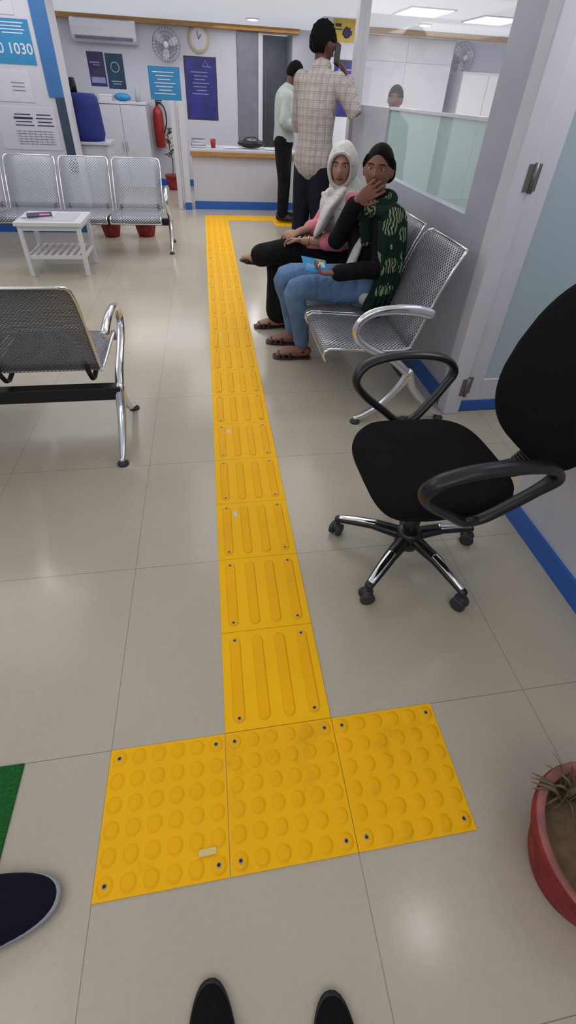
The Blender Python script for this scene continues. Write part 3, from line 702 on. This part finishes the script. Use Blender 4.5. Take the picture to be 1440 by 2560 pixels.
g=G(); g.tube([(-.1,-.03,.10),(-.05,-.05,.13),(.05,-.05,.13),(.1,-.03,.10)],.006,8,smooth=4); part(g,'strap',T,M_plastic)
for k,(x,y,r) in enumerate(((.40,7.15,.2),(.98,7.14,-.2),(1.14,7.38,.1))):
    g=G(); g.bb((-.1,-.07,0),(.1,.07,.012)); g.bb((-.09,-.08,.012),(.105,.06,.016)); solo(g,'paper_stack',(x,y,.7355),'loose stack of papers on the counter','papers',M_paper,rz=r,group='papers on the counter')
g=G(); g.bb((1.62,7.2,0),(2.18,7.6,CZ)); struct(g,'wall_column',M_wall,.003)
S=poster('poster',1.74,2.08,1.92,2.14,7.199,M_yposter,'yellow printed poster high on the column')
g=G(); g.ball((0.02,-.004,-.02),(.06,.003,.05),16,fn=lambda d,p:p*(1+.5*noise.noise(d*2.3))); g.box((-.1,-.004,.05),(.08,.001,.03)); g.box((-.09,-.004,.01),(.09,.001,.012)); part(g,'print',S,M_ink)
S=poster('poster',1.80,2.08,1.15,1.75,7.199,M_purple,'purple poster with white print on the column',M_dkpur)
g=G()
for k in range(5): g.box((0,-.005,.2-k*.07),(.17-.03*(k%2),.001,.014))
part(g,'small_print',S,M_inkp)
for i,(x0,x1) in enumerate(((2.35,3.05),(3.05,3.76))):
    T=thing('tall_cabinet',((x0+x1)/2,8.3,0),'tall white laminate cabinet in the cashier office','cabinet',0,'office cabinets')
    w=x1-x0-.001; g=G(); g.box((0,0,1.045),(w,.6,2.08)); part(g,'body',T,M_lam)
    for z0,z1 in ((.06,1.80),(1.803,2.07)):
        g=G(); g.bb((-w/2+.001,-.308,z0),(w/2-.001,-.3,z1)); part(g,'door',T,M_lam,.0015)
T=thing('low_cabinet',(4.38,8.25,0),'white cabinet under the wall fan','cabinet')
g=G(); g.box((0,0,.87),(.85,.6,1.74)); part(g,'body',T,M_lam,.004)
g=G(); g.bb((-.42,-.315,.05),(-.003,-.3,1.71)); part(g,'door',T,M_white,.004)
g=G(); g.bb((.003,-.315,.05),(.42,-.3,1.71)); part(g,'door',T,M_white,.004)
g=G(); g.bb((3.86,8.60,0),(4.9,8.70,CZ)); struct(g,'wall_niche',M_wall)
wall_fan((4.12,8.598,1.915),'white wall fan with wire cage above the cabinets')

# ------------------------------------------------------------------ ceiling lamps and added fill lights
def area(loc,size,e,shape='SQUARE',col=(1,.98,.96)):
    l=bpy.data.lights.new('area_light','AREA'); l.shape=shape; l.size=size; l.energy=e; l.color=col
    o=bpy.data.objects.new('area_light',l); link(o); o.location=loc; return o
def downlight(x,y,e,label='round recessed ceiling downlight, lit'):
    T=thing('ceiling_light',(x,y,CZ),label,'ceiling light',0,'ceiling downlights')
    g=G(); g.lathe([(.075,0),(.095,-.004),(.085,-.012),(.075,-.014)],seg=28); part(g,'bezel',T,M_white)
    g=G(); g.lathe([(0,-.026),(.04,-.024),(.068,-.018),(.075,-.012),(.075,-.001)],seg=28); part(g,'diffuser',T,M_emit)
    if e: area((x,y,CZ-.03),.12,e,'DISK')
downlight(.80,8.0,4); downlight(2.95,7.2,4); downlight(-1.53,2.38,1.2); downlight(.95,-.30,.6)
for x,y in ((2.52,6.15),(3.45,6.35)):
    T=thing('ceiling_light',(x,y,CZ),'square recessed ceiling panel light, lit','ceiling light',0,'ceiling panels')
    g=G(); g.box((0,0,-.006),(.52,.62,.012)); part(g,'frame',T,M_white,.003)
    g=G(); g.box((0,0,-.014),(.46,.56,.004)); part(g,'diffuser',T,M_emit)
    area((x,y,CZ-.03),.45,14)
for x,y,e in ((-1.6,-.8,8),(.1,-1.6,9),(-1.9,2.2,8),(.4,3.0,10),(-1.6,4.8,10),(.3,5.6,11),(-.8,7.4,14),(2.6,3.6,12),(1.0,8.2,5),(4.6,6.6,11)):  # broad fill lights added under the ceiling, with no fixtures
    area((x,y,CZ-.03),1.4,e,col=(1,.985,.97))
area((1.8,1.1,CZ-.03),.4,5); area((1.1,9.7,CZ-.03),.4,3)  # small fills added over the door recess and in the corridor, no fixtures
w=bpy.data.worlds.new('World'); scene.world=w; w.use_nodes=True; w.node_tree.nodes['Background'].inputs[0].default_value=(.8,.85,.95,1); w.node_tree.nodes['Background'].inputs[1].default_value=.3

# ------------------------------------------------------------------ people
def headM(fwd,up=(0,0,1)):
    f=V(fwd).normalized(); u=V(up); u=(u-f*u.dot(f)).normalized(); r=f.cross(u); return Matrix((r,f,u)).transposed()
def head_fn(d,p):
    x,y,z=p
    if d.z<-.05:
        t=(-d.z-.05)/.95; x*=1-.30*t
        if d.y<0: y*=1-.4*t
    if d.y>0:
        e=lambda cx,cz,sx,sz,xx=x:math.exp(-((xx-cx)/sx)**2-((z-cz)/sz)**2)
        ax=abs(x); y=y*.97
        y+=.021*e(0,-.020,.012,.014)+.012*e(0,.002,.009,.024)
        y-=.009*math.exp(-((ax-.031)/.015)**2-((z-.012)/.011)**2)
        y+=.004*math.exp(-(ax/.05)**2-((z-.033)/.010)**2)
        y+=.006*e(0,-.054,.022,.010)+.009*e(0,-.092,.022,.016)
        y+=.003*math.exp(-((ax-.042)/.02)**2-((z+.025)/.02)**2)
    return V((x,y,z))
def head(g,c,M,s=1):
    g.ball(c,(.074*s,.094*s,.115*s),64,M=M,fn=lambda d,p:head_fn(d,p/s)*s)
    for sx in (-1,1): g.ball(V(c)+M@V((sx*.074*s,-.008*s,-.004)),(.010,.019,.031),14,M=M)
def face(par,c,M,off,s=1,lipm=None):
    c=V(c)
    for sx in (-1,1):
        g=G(); g.ball(c+M@V((sx*.030*s,.0665*s,.0105*s)),(.0135*s,.0122*s,.0062*s),18,0,M=M); g.ball(c+M@V((sx*.030*s,.0752*s,.0105*s)),(.0058*s,.0042*s,.0054*s),14,1,M=M); part(g,'eye',par,[M_eyew,M_iris],off=off)
        g=G(); g.tube([c+M@V((sx*a*s,b*s,h*s)) for a,b,h in ((.012,.0885,.029),(.026,.086,.034),(.040,.0775,.033),(.050,.068,.027))],[(.002,.003),(.002,.0032),(.0018,.003),(.001,.001)],8,smooth=4); part(g,'eyebrow',par,M_brow,off=off)
    g=G()
    g.tube([c+M@V((a*s,b*s,h*s)) for a,b,h in ((-.024,.079,-.054),(-.010,.0925,-.0495),(0,.0950,-.0510),(.010,.0925,-.0495),(.024,.079,-.054))],[(.002,.002),(.004,.004),(.004,.004),(.004,.004),(.002,.002)],8,smooth=4)
    g.tube([c+M@V((a*s,b*s,h*s)) for a,b,h in ((-.022,.079,-.056),(-.010,.091,-.0595),(0,.0935,-.0605),(.010,.091,-.0595),(.022,.079,-.056))],[(.002,.002),(.0045,.0045),(.005,.005),(.0045,.0045),(.002,.002)],8,smooth=4)
    part(g,'lips',par,lipm or M_lip,off=off)
def hand(g,w,d,n,side,curl=25,s=1,spread=.08,tc=.3):
    d=V(d).normalized(); n=V(n); n=(n-d*n.dot(d)).normalized(); l=d.cross(n)*side; w=V(w)
    g.tube([w,w+d*.03*s,w+d*.065*s,w+d*.088*s],[(.024*s,.017*s),(.030*s,.016*s),(.039*s,.014*s),(.038*s,.011*s)],16,ref=tuple(l))
    for k,(o,L) in enumerate(((.030,.066),(.0102,.076),(-.0102,.070),(-.030,.054))):
        p=w+d*(.088-.004*abs(k-1))*s+l*o*s; dirn=(d+l*spread*(1.5-k)).normalized(); pts=[p-dirn*.012,p]; a=0
        for j,fr in enumerate((.42,.32,.26)):
            a+=math.radians(curl*(.7 if j==0 else 1)); q=dirn*math.cos(a)+n*math.sin(a); p=p+q*L*fr*s; pts.append(p)
        g.tube(pts,[.0085*s,.0085*s,.008*s,.0074*s,.0062*s],10)
    b=w+d*.028*s+l*.024*s; t=(l*.75+d*.65+n*tc).normalized(); t2=(l*.25+d*.9+n*tc*1.6).normalized()
    g.tube([b,b+t*.034*s,b+t*.034*s+t2*.026*s,b+t*.034*s+t2*.048*s],[.013*s,.0105*s,.009*s,.0072*s],10)
def body_geo(S,hands=True,bare=0):
    g=G(); sa=V(S['sR'])-V(S['sL']); sa.normalize(); k=S.get('k',1)
    P,W,Ch,Nk=(V(S[q]) for q in('P','W','Ch','N')); sh=(V(S['sR'])+V(S['sL']))/2
    dn=(P-W).normalized()
    g.tube([P+dn*.05,P,W,Ch,sh+(sh-Ch)*.02,Nk],[(.12*k,.085*k),(.160*k,.112*k),(.130*k,.098*k),(.148*k,.108*k),(.145*k,.078*k),(.055,.052)],24,ref=tuple(sa),smooth=4)
    hM=headM(S['f'],S.get('u',(0,0,1))); hc=V(S['H']); hs=S.get('hs',1)
    g.tube([Nk-(Nk-sh)*.5,Nk,hc+hM@V((0,-.018,-.055))],[.058,.050,.050],18,smooth=3)
    head(g,hc,hM,hs)
    for q in 'LR':
        s,e,w=V(S['s'+q]),V(S['e'+q]),V(S['w'+q])
        g.tube([s,s.lerp(e,.5),e,e.lerp(w,.3),w],[.048*k,.042*k,.037*k,.037*k,.025],16,smooth=4)
        if hands: hand(g,w,*S['h'+q])
        h,kn,a,t=V(S['hip'+q]),V(S['k'+q]),V(S['a'+q]),V(S['t'+q])
        g.tube([h,h.lerp(kn,.5),kn,kn.lerp(a,.3),a],[.085*k,.074*k,.055*k,.052*k,.035],18,smooth=4)
        fd=(t-a); fl=V((fd.x,fd.y,fd.z)); sd=fl.cross(V((0,0,1))).normalized(); he=a-fl.normalized()*.035+V((0,0,-.045)) if S.get('foot'+q,1) else a
        g.tube([he,a.lerp(t,.2)+V((0,0,-.03)),a.lerp(t,.65)+V((0,0,-.005)),t],[(.03,.032),(.033,.036),(.040,.020),(.032,.012)],16,smooth=3,ref=tuple(sd))
        g.tube([a+V((0,0,.01)),a+V((0,0,-.03))],.034,14)
    return g,hM,hc
def torso_geo(g,S,o,lo=True,neck=True,hem=.05,flare=0):
    sa=(V(S['sR'])-V(S['sL'])).normalized(); k=S.get('k',1)
    P,W,Ch,Nk=(V(S[q]) for q in('P','W','Ch','N')); sh=(V(S['sR'])+V(S['sL']))/2; dn=(P-W).normalized()
    pts=[P+dn*hem,P,W,Ch,sh,sh.lerp(Nk,.75)]; r=[(.155*k+o+flare,.108*k+o+flare),(.163*k+o+flare*.6,.114*k+o+flare*.6),(.136*k+o,.103*k+o),(.150*k+o,.111*k+o),(.152*k+o,.084*k+o),(.066+o*.6,.062+o*.6)]
    g.tube(pts,r,26,ref=tuple(sa),smooth=4)
def sleeve_geo(g,S,q,o,to=1.0,cuff=.004):
    s,e,w=V(S['s'+q]),V(S['e'+q]),V(S['w'+q]); k=S.get('k',1); t=to
    pts=[s,s.lerp(e,.5),e]; r=[.054*k+o,.046*k+o,.041*k+o]
    if t>1e-3:
        pts+=[e.lerp(w,.35*t),e.lerp(w,t)]; r+=[.040*k+o,.030+o+cuff]
    g.tube(pts,r,18,smooth=4)
def leg_geo(g,S,q,o,to=.93,hem=.0):
    h,kn,a=V(S['hip'+q]),V(S['k'+q]),V(S['a'+q]); k=S.get('k',1)
    g.tube([h,h.lerp(kn,.5),kn,kn.lerp(a,.4),kn.lerp(a,to)],[.09*k+o,.078*k+o,.060*k+o,.053*k+o+hem*.5,.042+o+hem],20,smooth=4)
def hair_geo(c,M,s=1,r=(.081,.098,.112),low=.0,amp=.0,back=.013):
    g=G()
    def fn(d,p):
        k=1+amp*noise.noise(d*9)
        if d.z<low and d.y>-.25: k*=max(.6,1-.9*(low-d.z))
        elif d.z<-.45: k*=max(.6,1-.8*(-.45-d.z))
        return p*k
    g.ball(V(c)+M@V((0,-back*s,.013*s)),tuple(q*s for q in r),48,M=M,fn=fn); return g
def foot_sandal(par,a,t,off,m=M_sandal):
    a,t=V(a),V(t); d=(t-a); up=V((0,0,1)); f=V((d.x,d.y,0)).normalized(); sd=f.cross(up).normalized(); n=up
    h=V((a.x,a.y,.010))-f*.05; tt=V((t.x,t.y,.010))+f*.025
    g=G(); g.tube([h,h.lerp(tt,.3),h.lerp(tt,.7),tt],[(.036,.008),(.036,.008),(.048,.008),(.036,.007)],16,smooth=4,ref=tuple(sd)); 
    for q,ww,hh in ((.55,.046,.048),(.72,.047,.036),(.84,.044,.030)):
        p=h.lerp(tt,q); g.tube([p-sd*ww,p-sd*ww*.8+n*hh*.75,p+n*hh,p+sd*ww*.8+n*hh*.75,p+sd*ww],[(.010,.004)]*5,8,smooth=4,ref=tuple(f))
    g.tube([a-sd*.037-f*.0+V((0,0,-.03)),a-f*.045+V((0,0,-.02)),a+sd*.037+V((0,0,-.03))],[(.006,.003)]*3,8,smooth=4)
    part(g,'sandal',par,m,off=off)
def person(S,label,skin,voxel=.0055):
    base=V((S['P'][0],S['P'][1],0)); g,hM,hc=body_geo(S)
    o=part(g,'person',None,skin,voxel=voxel,smooth=2,off=base); o.location=base; o['label']=label; o['category']='person'
    return o,base,hM,hc

# --- woman with the leaf-print shawl
A=dict(P=(.945,2.22,.495),W=(.955,2.22,.64),Ch=(.955,2.22,.79),N=(.945,2.20,.965),sL=(.965,2.055,.905),sR=(.95,2.385,.905),k=.92,
 H=(.935,2.175,1.095),f=(-.45,-.89,.02),u=(.03,0,1),hs=.97,
 eL=(.95,1.985,.655),wL=(.715,1.995,.625),hL=((-1,.02,.05),(0,.15,1),1,42),
 eR=(.775,2.30,.715),wR=(.806,2.078,.962),hR=((.68,-.30,.56),(.45,.89,.0),-1,14),
 hipL=(.93,2.135,.495),kL=(.515,2.10,.505),aL=(.60,2.24,.085),tL=(.44,2.26,.025),
 hipR=(.93,2.305,.495),kR=(.485,2.34,.505),aR=(.575,2.46,.085),tR=(.42,2.49,.025))
o,b,hM,hc=person(A,'seated woman in jeans and leaf-print shawl, hand over mouth',M_skin,.0045)
face(o,hc,hM,b,.97)
g=hair_geo(hc,hM,.97,r=(.0795,.098,.1125),low=.10,back=.0125); g.ball(hc+hM@V((-.040,-.100,-.020)),(.042,.036,.046),20,M=hM)
for sx in (-1,1):
    g.tube([hc+hM@V((sx*.060,.035,.060)),hc+hM@V((sx*.074,.002,.032)),hc+hM@V((sx*.066,-.05,.0))],[(.014,.010),(.021,.011),(.03,.02)],12,smooth=4)
part(g,'hair',o,M_hair,voxel=.004,smooth=2,off=b)
g=G(); torso_geo(g,A,.010,hem=.03); g.tube([(.875,2.12,.78),(.845,2.14,.66),(.83,2.15,.57)],[(.04,.012),(.055,.02),(.06,.03)],16,smooth=4,ref=(0,1,0)); g.tube([(.93,2.05,.475),(.98,2.05,.47)],[.055,.055],14); part(g,'blouse',o,M_whitec,voxel=.008,smooth=3,off=b)
g=G(); sleeve_geo(g,A,'L',.011,.93); sleeve_geo(g,A,'R',.011,.93)
A2=dict(A); A2['P']=(.957,2.22,.56); A2['W']=(.96,2.22,.66); torso_geo(g,A2,.022,hem=.01); part(g,'cardigan',o,M_blackc,voxel=.007,smooth=3,off=b)
g=G(); leg_geo(g,A,'L',.008,.90); leg_geo(g,A,'R',.008,.90); g.tube([(.95,2.12,.50),(.95,2.32,.50)],[.115,.115],20); part(g,'jeans',o,M_jeans,voxel=.008,smooth=3,off=b)
g=G()
g.tube([(.87,2.20,.955),(.885,2.10,.940),(.96,2.075,.955),(1.02,2.13,.975),(1.03,2.22,.98),(.98,2.31,.965),(.90,2.29,.955)],[(.033,.024)]*7,14,closed=True,smooth=4)
g.tube([(.90,2.14,.93),(.94,2.06,.93),(.99,2.02,.915),(1.0,1.985,.82),(1.01,1.975,.68),(1.0,1.98,.55),(.96,1.985,.46),(.93,1.95,.415)],[(.04,.03),(.07,.03),(.08,.035),(.085,.04),(.08,.045),(.075,.04),(.065,.03),(.06,.012)],20,smooth=4,ref=(1,.1,0))
for k in range(4): g.tube([(.955+.03*k,2.005,.90),(.955+.03*k,1.945,.78),(.955+.032*k,1.932,.62),(.93+.03*k,1.945,.46)],[.010,.013,.013,.009],8,smooth=4)
g.tube([(.90,2.12,.93),(.885,2.10,.86),(.89,2.08,.76)],[(.035,.02),(.04,.022),(.03,.015)],14,smooth=4,ref=(1,0,0))
part(g,'shawl',o,M_leafc,voxel=.006,smooth=2,off=b)
foot_sandal(o,A['aL'],A['tL'],b); foot_sandal(o,A['aR'],A['tR'],b)
def bangle(o,S,q,b,r=.031,m=.0035,k=.02):
    w_=V(S['w'+q]); dd=(V(S['e'+q])-w_).normalized(); p=w_+dd*k; s1=dd.orthogonal().normalized(); s2=dd.cross(s1); g=G(); g.tube([p+(s1*math.cos(a)+s2*math.sin(a))*r for a in [k_*math.pi/8 for k_ in range(16)]],m,6,closed=True); part(g,'bangle',o,M_gold,off=b)
bangle(o,A,'R',b,.028,.0025,.005)
g=G(); Mc=Matrix.Rotation(.5,3,'X')@Matrix.Rotation(.25,3,'Y'); g.box((0,0,0),(.15,.10,.002),0,Mc); g.box(Mc@V((.035,.01,.0015)),(.05,.04,.001),1,Mc); g.box(Mc@V((.04,.04,.0015)),(.06,.012,.001),2,Mc)
for k in range(4): g.tube([Mc@V((-.06+.012*k,-.03,.002)),Mc@V((-.05+.012*k,.0+.01*(k%2),.002)),Mc@V((-.045+.012*k,-.02,.002))],.0018,5,1)
solo(g,'bank_card_folder',(.60,2.01,.665),'bright blue printed folder in the seated woman\'s hand','folder',[M_card,M_paper,M_yposter],rz=.1)

# --- woman with white headscarf
B=dict(P=(.95,2.745,.50),W=(.945,2.745,.64),Ch=(.93,2.74,.79),N=(.905,2.72,.925),sL=(.925,2.585,.865),sR=(.915,2.90,.865),k=.95,
 H=(.875,2.70,1.045),f=(-.38,-.92,.0),hs=.98,
 eL=(.86,2.53,.655),wL=(.645,2.60,.645),hL=((-.8,.55,-.05),(-.4,-.1,-1),1,35),
 eR=(.80,2.93,.66),wR=(.635,2.78,.655),hR=((-.75,-.6,-.02),(-.3,.1,-1),-1,35),
 hipL=(.93,2.67,.51),kL=(.55,2.70,.56),aL=(.37,2.76,.51),tL=(.26,2.77,.50),
 hipR=(.93,2.82,.50),kR=(.52,2.84,.50),aR=(.515,2.76,.085),tR=(.36,2.76,.025),footL=0)
o,b,hM,hc=person(B,'seated woman in pink top and white printed headscarf, legs crossed',M_skin2,.0045)
face(o,hc,hM,b,.98)
g=G(); torso_geo(g,B,.016,hem=.03,flare=.02); sleeve_geo(g,B,'L',.016,.35,.010); sleeve_geo(g,B,'R',.016,.35,.010)
g.tube([(.90,2.66,.60),(.78,2.64,.605),(.68,2.66,.60)],[(.07,.02),(.07,.015),(.05,.012)],14,ref=(0,1,0)); part(g,'tunic',o,M_pink,voxel=.008,smooth=3,off=b)
g=G(); leg_geo(g,B,'R',.02,.9,.035); leg_geo(g,B,'L',.018,.93,.015); g.tube([(.95,2.66,.50),(.95,2.84,.50)],[.12,.12],20)
g.tube([(.60,2.72,.52),(.575,2.74,.40),(.56,2.74,.25),(.55,2.74,.12)],[(.07,.09),(.08,.09),(.085,.085),(.085,.08)],18,smooth=4,ref=(1,0,0)); part(g,'trousers',o,M_blackc,voxel=.008,smooth=3,off=b)
g2=G(); g2.ball((0,0,0),(.092,.112,.132),64)
vs=[v.copy() for v in g2.v]; fs=[]
for f in g2.f:
    c=sum((vs[i] for i in f),V((0,0,0)))/4; d=V((c.x/.092,c.y/.112,c.z/.132))
    if d.y>0 and (d.x/.74)**2+((d.z+.10)/.70)**2<1: continue
    fs.append(f)
hood=lambda v:hc+hM@(V((v.x,v.y-.012,v.z+.004))*(1+.05*noise.noise(v*16)))
vs=[hood(v) for v in vs]
g=G(); g.add(vs,fs,0,True)
rim=[]
for k in range(40):
    a=2*math.pi*k/40; dx,dz=.74*math.cos(a),-.10+.70*math.sin(a); dy=math.sqrt(max(.02,1-dx*dx-dz*dz)); rim.append(hood(V((dx*.092,dy*.112,dz*.132))))
gr=G(); gr.tube(rim,.008,10,closed=True); g.add(gr.v,gr.f,0,True)
part(g,'headscarf_hood',o,M_lace,solid=.006,off=b)
g=G()
g.tube([hc+hM@V((0,-.015,-.10)),V((.905,2.72,.93)),V((.915,2.73,.86)),V((.915,2.735,.79)),V((.92,2.735,.72))],[(.075,.078),(.12,.11),(.205,.145),(.21,.15),(.19,.14)],26,smooth=4,ref=(0,1,0))
g.tube([(.87,2.66,.91),(.80,2.63,.83),(.76,2.62,.75),(.73,2.63,.69)],[(.10,.035),(.14,.04),(.14,.035),(.10,.02)],20,smooth=4,ref=(.3,1,0))
g.tube([(.89,2.60,.90),(.90,2.54,.80),(.885,2.52,.70)],[(.07,.035),(.09,.035),(.07,.025)],16,smooth=4,ref=(1,0,0))
g.tube([(.80,2.62,.93),(.84,2.58,.88),(.92,2.56,.87),(.99,2.60,.90)],[.02,.024,.022,.016],10,smooth=4)
g.tube([(.77,2.70,.90),(.79,2.60,.84),(.86,2.53,.81),(.95,2.53,.83)],[.016,.022,.020,.014],10,smooth=4)
part(g,'headscarf_drape',o,M_lace,voxel=.006,smooth=4,off=b)
foot_sandal(o,B['aR'],B['tR'],b); 
g=G(); t=V(B['tL']);a=V(B['aL']); g.tube([a+V((-.0,0,-.05)),a.lerp(t,.5)+V((-.02,0,-.04)),t+V((-.02,0,-.02))],[(.032,.007),(.04,.007),(.036,.006)],14,smooth=4,ref=(0,1,0))
for q in (.45,.8):
    p=a.lerp(t,q)+V((0,0,-.025)); g.tube([p+V((0,-.042,-.01)),p+V((0,-.03,.02)),p+V((0,0,.032)),p+V((0,.03,.02)),p+V((0,.042,-.01))],[(.010,.003)]*5,8,smooth=4,ref=(1,0,0))
part(g,'sandal',o,M_sandal,off=b)
bangle(o,B,'L',b,.031,.004,.03)

# --- man on the phone, check shirt
def man_shoes(o,S,b):
    for q in 'LR':
        a,t=V(S['a'+q]),V(S['t'+q]); d=V((t.x-a.x,t.y-a.y,0)).normalized(); g=G(); g.tube([a-d*.05+V((0,0,-.040)),a.lerp(t,.3)+V((0,0,-.026)),a.lerp(t,.75)+V((0,0,-.008)),t+d*.03+V((0,0,.004))],[(.038,.044),(.04,.045),(.046,.034),(.035,.022)],16,smooth=3,ref=(-d.y,d.x,0)); part(g,'shoe',o,M_plastic,off=b)
m2=dict(P=(.955,4.0,.96),W=(.955,4.0,1.10),Ch=(.955,4.0,1.29),N=(.965,4.0,1.55),sL=(.84,4.08,1.475),sR=(1.09,3.905,1.475),k=.92,
 H=(.985,4.02,1.69),f=(.88,.45,-.05),hs=1.0,
 eR=(1.235,3.84,1.27),wR=(1.175,3.95,1.49),hR=((-.45,.12,.85),(-.75,.3,-.4),-1,28),
 eL=(.84,4.20,1.20),wL=(1.02,4.26,1.17),hL=((1,-.2,.1),(0,-1,.2),1,30),
 hipL=(.90,4.05,.90),kL=(.88,4.07,.50),aL=(.875,4.05,.095),tL=(.96,4.18,.035),
 hipR=(1.01,3.96,.90),kR=(1.02,3.95,.50),aR=(1.02,3.94,.095),tR=(1.12,4.05,.035))
o,b,hM,hc=person(m2,'standing man in beige checked shirt talking on a phone',M_skin3,.006)
face(o,hc,hM,b)
part(hair_geo(hc,hM,1,r=(.090,.108,.125),low=.1,amp=.10),'hair',o,M_curly,off=b)
g=G(); torso_geo(g,m2,.024,hem=.045,flare=.006); sleeve_geo(g,m2,'L',.018,.9); sleeve_geo(g,m2,'R',.015,.93); 
g.tube([(.94,3.98,1.54),(.965,3.99,1.565),(.995,4.0,1.555)],[.056,.060,.055],16); part(g,'shirt',o,M_check,voxel=.009,smooth=3,off=b)
g=G(); leg_geo(g,m2,'L',.022,.97,.02); leg_geo(g,m2,'R',.022,.97,.02); g.tube([(.92,4.03,.92),(.99,3.975,.92)],[.118,.118],18); part(g,'trousers',o,M_navyc,voxel=.009,smooth=3,off=b)
man_shoes(o,m2,b)
g=G(); Mp=headM((.1,.3,.9),(.6,-.6,.2)); g.box((0,0,0),(.07,.145,.009),0,Mp); solo(g,'mobile_phone',(1.088,4.0,1.635),'dark mobile phone held to the ear','phone',M_blackm,.003)

# --- man at the counter
m1=dict(P=(1.03,6.3,.91),W=(1.03,6.3,1.04),Ch=(1.035,6.3,1.20),N=(1.07,6.3,1.43),sL=(1.005,6.46,1.34),sR=(1.04,6.14,1.34),k=.95,
 H=(1.14,6.31,1.555),f=(.85,.25,-.45),hs=.97,
 eR=(.99,6.08,1.10),wR=(1.20,6.14,1.05),hR=((1,.1,.1),(0,.3,-1),1,30),
 eL=(1.03,6.52,1.12),wL=(1.24,6.45,1.05),hL=((1,-.1,.1),(0,-.3,-1),-1,30),
 hipL=(1.02,6.38,.86),kL=(1.05,6.42,.47),aL=(1.05,6.43,.105),tL=(1.20,6.46,.045),
 hipR=(1.02,6.23,.86),kR=(1.04,6.22,.47),aR=(1.02,6.22,.105),tR=(1.17,6.18,.045))
o,b,hM,hc=person(m1,'standing man in pale shirt and black trousers at the counter',M_skin3,.007)
face(o,hc,hM,b,.97)
part(hair_geo(hc,hM,.97,r=(.083,.100,.116),low=.1,amp=.05),'hair',o,M_curly,off=b)
g=G(); torso_geo(g,m1,.026,hem=-.02); sleeve_geo(g,m1,'L',.020,.9); sleeve_geo(g,m1,'R',.020,.9); part(g,'shirt',o,M_greenc,voxel=.010,smooth=2,off=b)
g=G(); leg_geo(g,m1,'L',.016,.97,.012); leg_geo(g,m1,'R',.016,.97,.012); g.tube([(1.02,6.36,.90),(1.02,6.24,.90)],[.12,.12],18); part(g,'trousers',o,M_blackc,voxel=.010,smooth=3,off=b)
man_shoes(o,m1,b)

# --- clerk behind the glass
cs=dict(P=(2.14,5.3,.60),W=(2.13,5.3,.76),Ch=(2.12,5.3,.93),N=(2.08,5.3,1.22),sL=(2.11,5.13,1.14),sR=(2.11,5.47,1.14),k=.95,
 H=(2.04,5.29,1.375),f=(-.45,-.89,-.02),hs=.97,
 eL=(2.02,5.08,.86),wL=(1.80,5.15,.80),hL=((-1,.1,0),(0,0,-1),1,25),eR=(2.02,5.52,.86),wR=(1.80,5.45,.80),hR=((-1,-.1,0),(0,0,-1),-1,25),
 hipL=(2.12,5.21,.60),kL=(1.72,5.18,.56),aL=(1.74,5.18,.09),tL=(1.60,5.18,.03),hipR=(2.12,5.39,.60),kR=(1.72,5.42,.56),aR=(1.74,5.42,.09),tR=(1.60,5.42,.03))
o,b,hM,hc=person(cs,'seated clerk in grey shirt behind the glass partition',M_skin,.007)
face(o,hc,hM,b,.97); part(hair_geo(hc,hM,.97,r=(.082,.099,.117),low=.1,amp=.05),'hair',o,M_curly,off=b)
g=G(); torso_geo(g,cs,.02,hem=.02); sleeve_geo(g,cs,'L',.014,.9); sleeve_geo(g,cs,'R',.014,.9); part(g,'shirt',o,M_greyc,voxel=.011,smooth=3,off=b)
g=G(); leg_geo(g,cs,'L',.014,.97,.012); leg_geo(g,cs,'R',.014,.97,.012); g.tube([(2.13,5.22,.60),(2.13,5.38,.60)],[.11,.11],18); part(g,'trousers',o,M_blackc,voxel=.011,smooth=3,off=b)
T=thing('stool',(2.16,5.3,0),'black padded office stool under the clerk','stool')
g=G(); g.lathe([(0,.42),(.19,.42),(.21,.44),(.21,.47),(.19,.485),(0,.485)],seg=32); part(g,'seat',T,M_fabric)
g=G(); g.tube([(0,0,.05),(0,0,.42)],.03,14,cap=False); g.lathe([(0,0),(.20,0),(.20,.015),(.04,.05),(0,.05)],seg=32); part(g,'pedestal',T,M_blackm)

# ------------------------------------------------------------------ camera
f_,cx,cy,h_=1153.0,.0416,-.5350,1.4016
p,y,r=math.radians(38.175),math.radians(10.714),math.radians(3.123)
fw=V((math.sin(y)*math.cos(p),math.cos(y)*math.cos(p),-math.sin(p))); rt=V((math.cos(y),-math.sin(y),0)); up=rt.cross(fw)
rt2=rt*math.cos(r)+up*math.sin(r); up2=-rt*math.sin(r)+up*math.cos(r)
cd=bpy.data.cameras.new('camera'); cam=bpy.data.objects.new('camera',cd); link(cam)
M=Matrix((rt2,up2,-fw)).transposed().to_4x4(); M.translation=V((cx,cy,h_)); cam.matrix_world=M
Z,RX,RY=1,720,1280
cd.sensor_fit='VERTICAL'; cd.sensor_height=36; cd.sensor_width=36; cd.lens=36*f_/2560*Z; cd.shift_x=(RX-728)*Z/2560; cd.shift_y=(1135-RY)*Z/2560; cd.clip_start=.02
scene.camera=cam
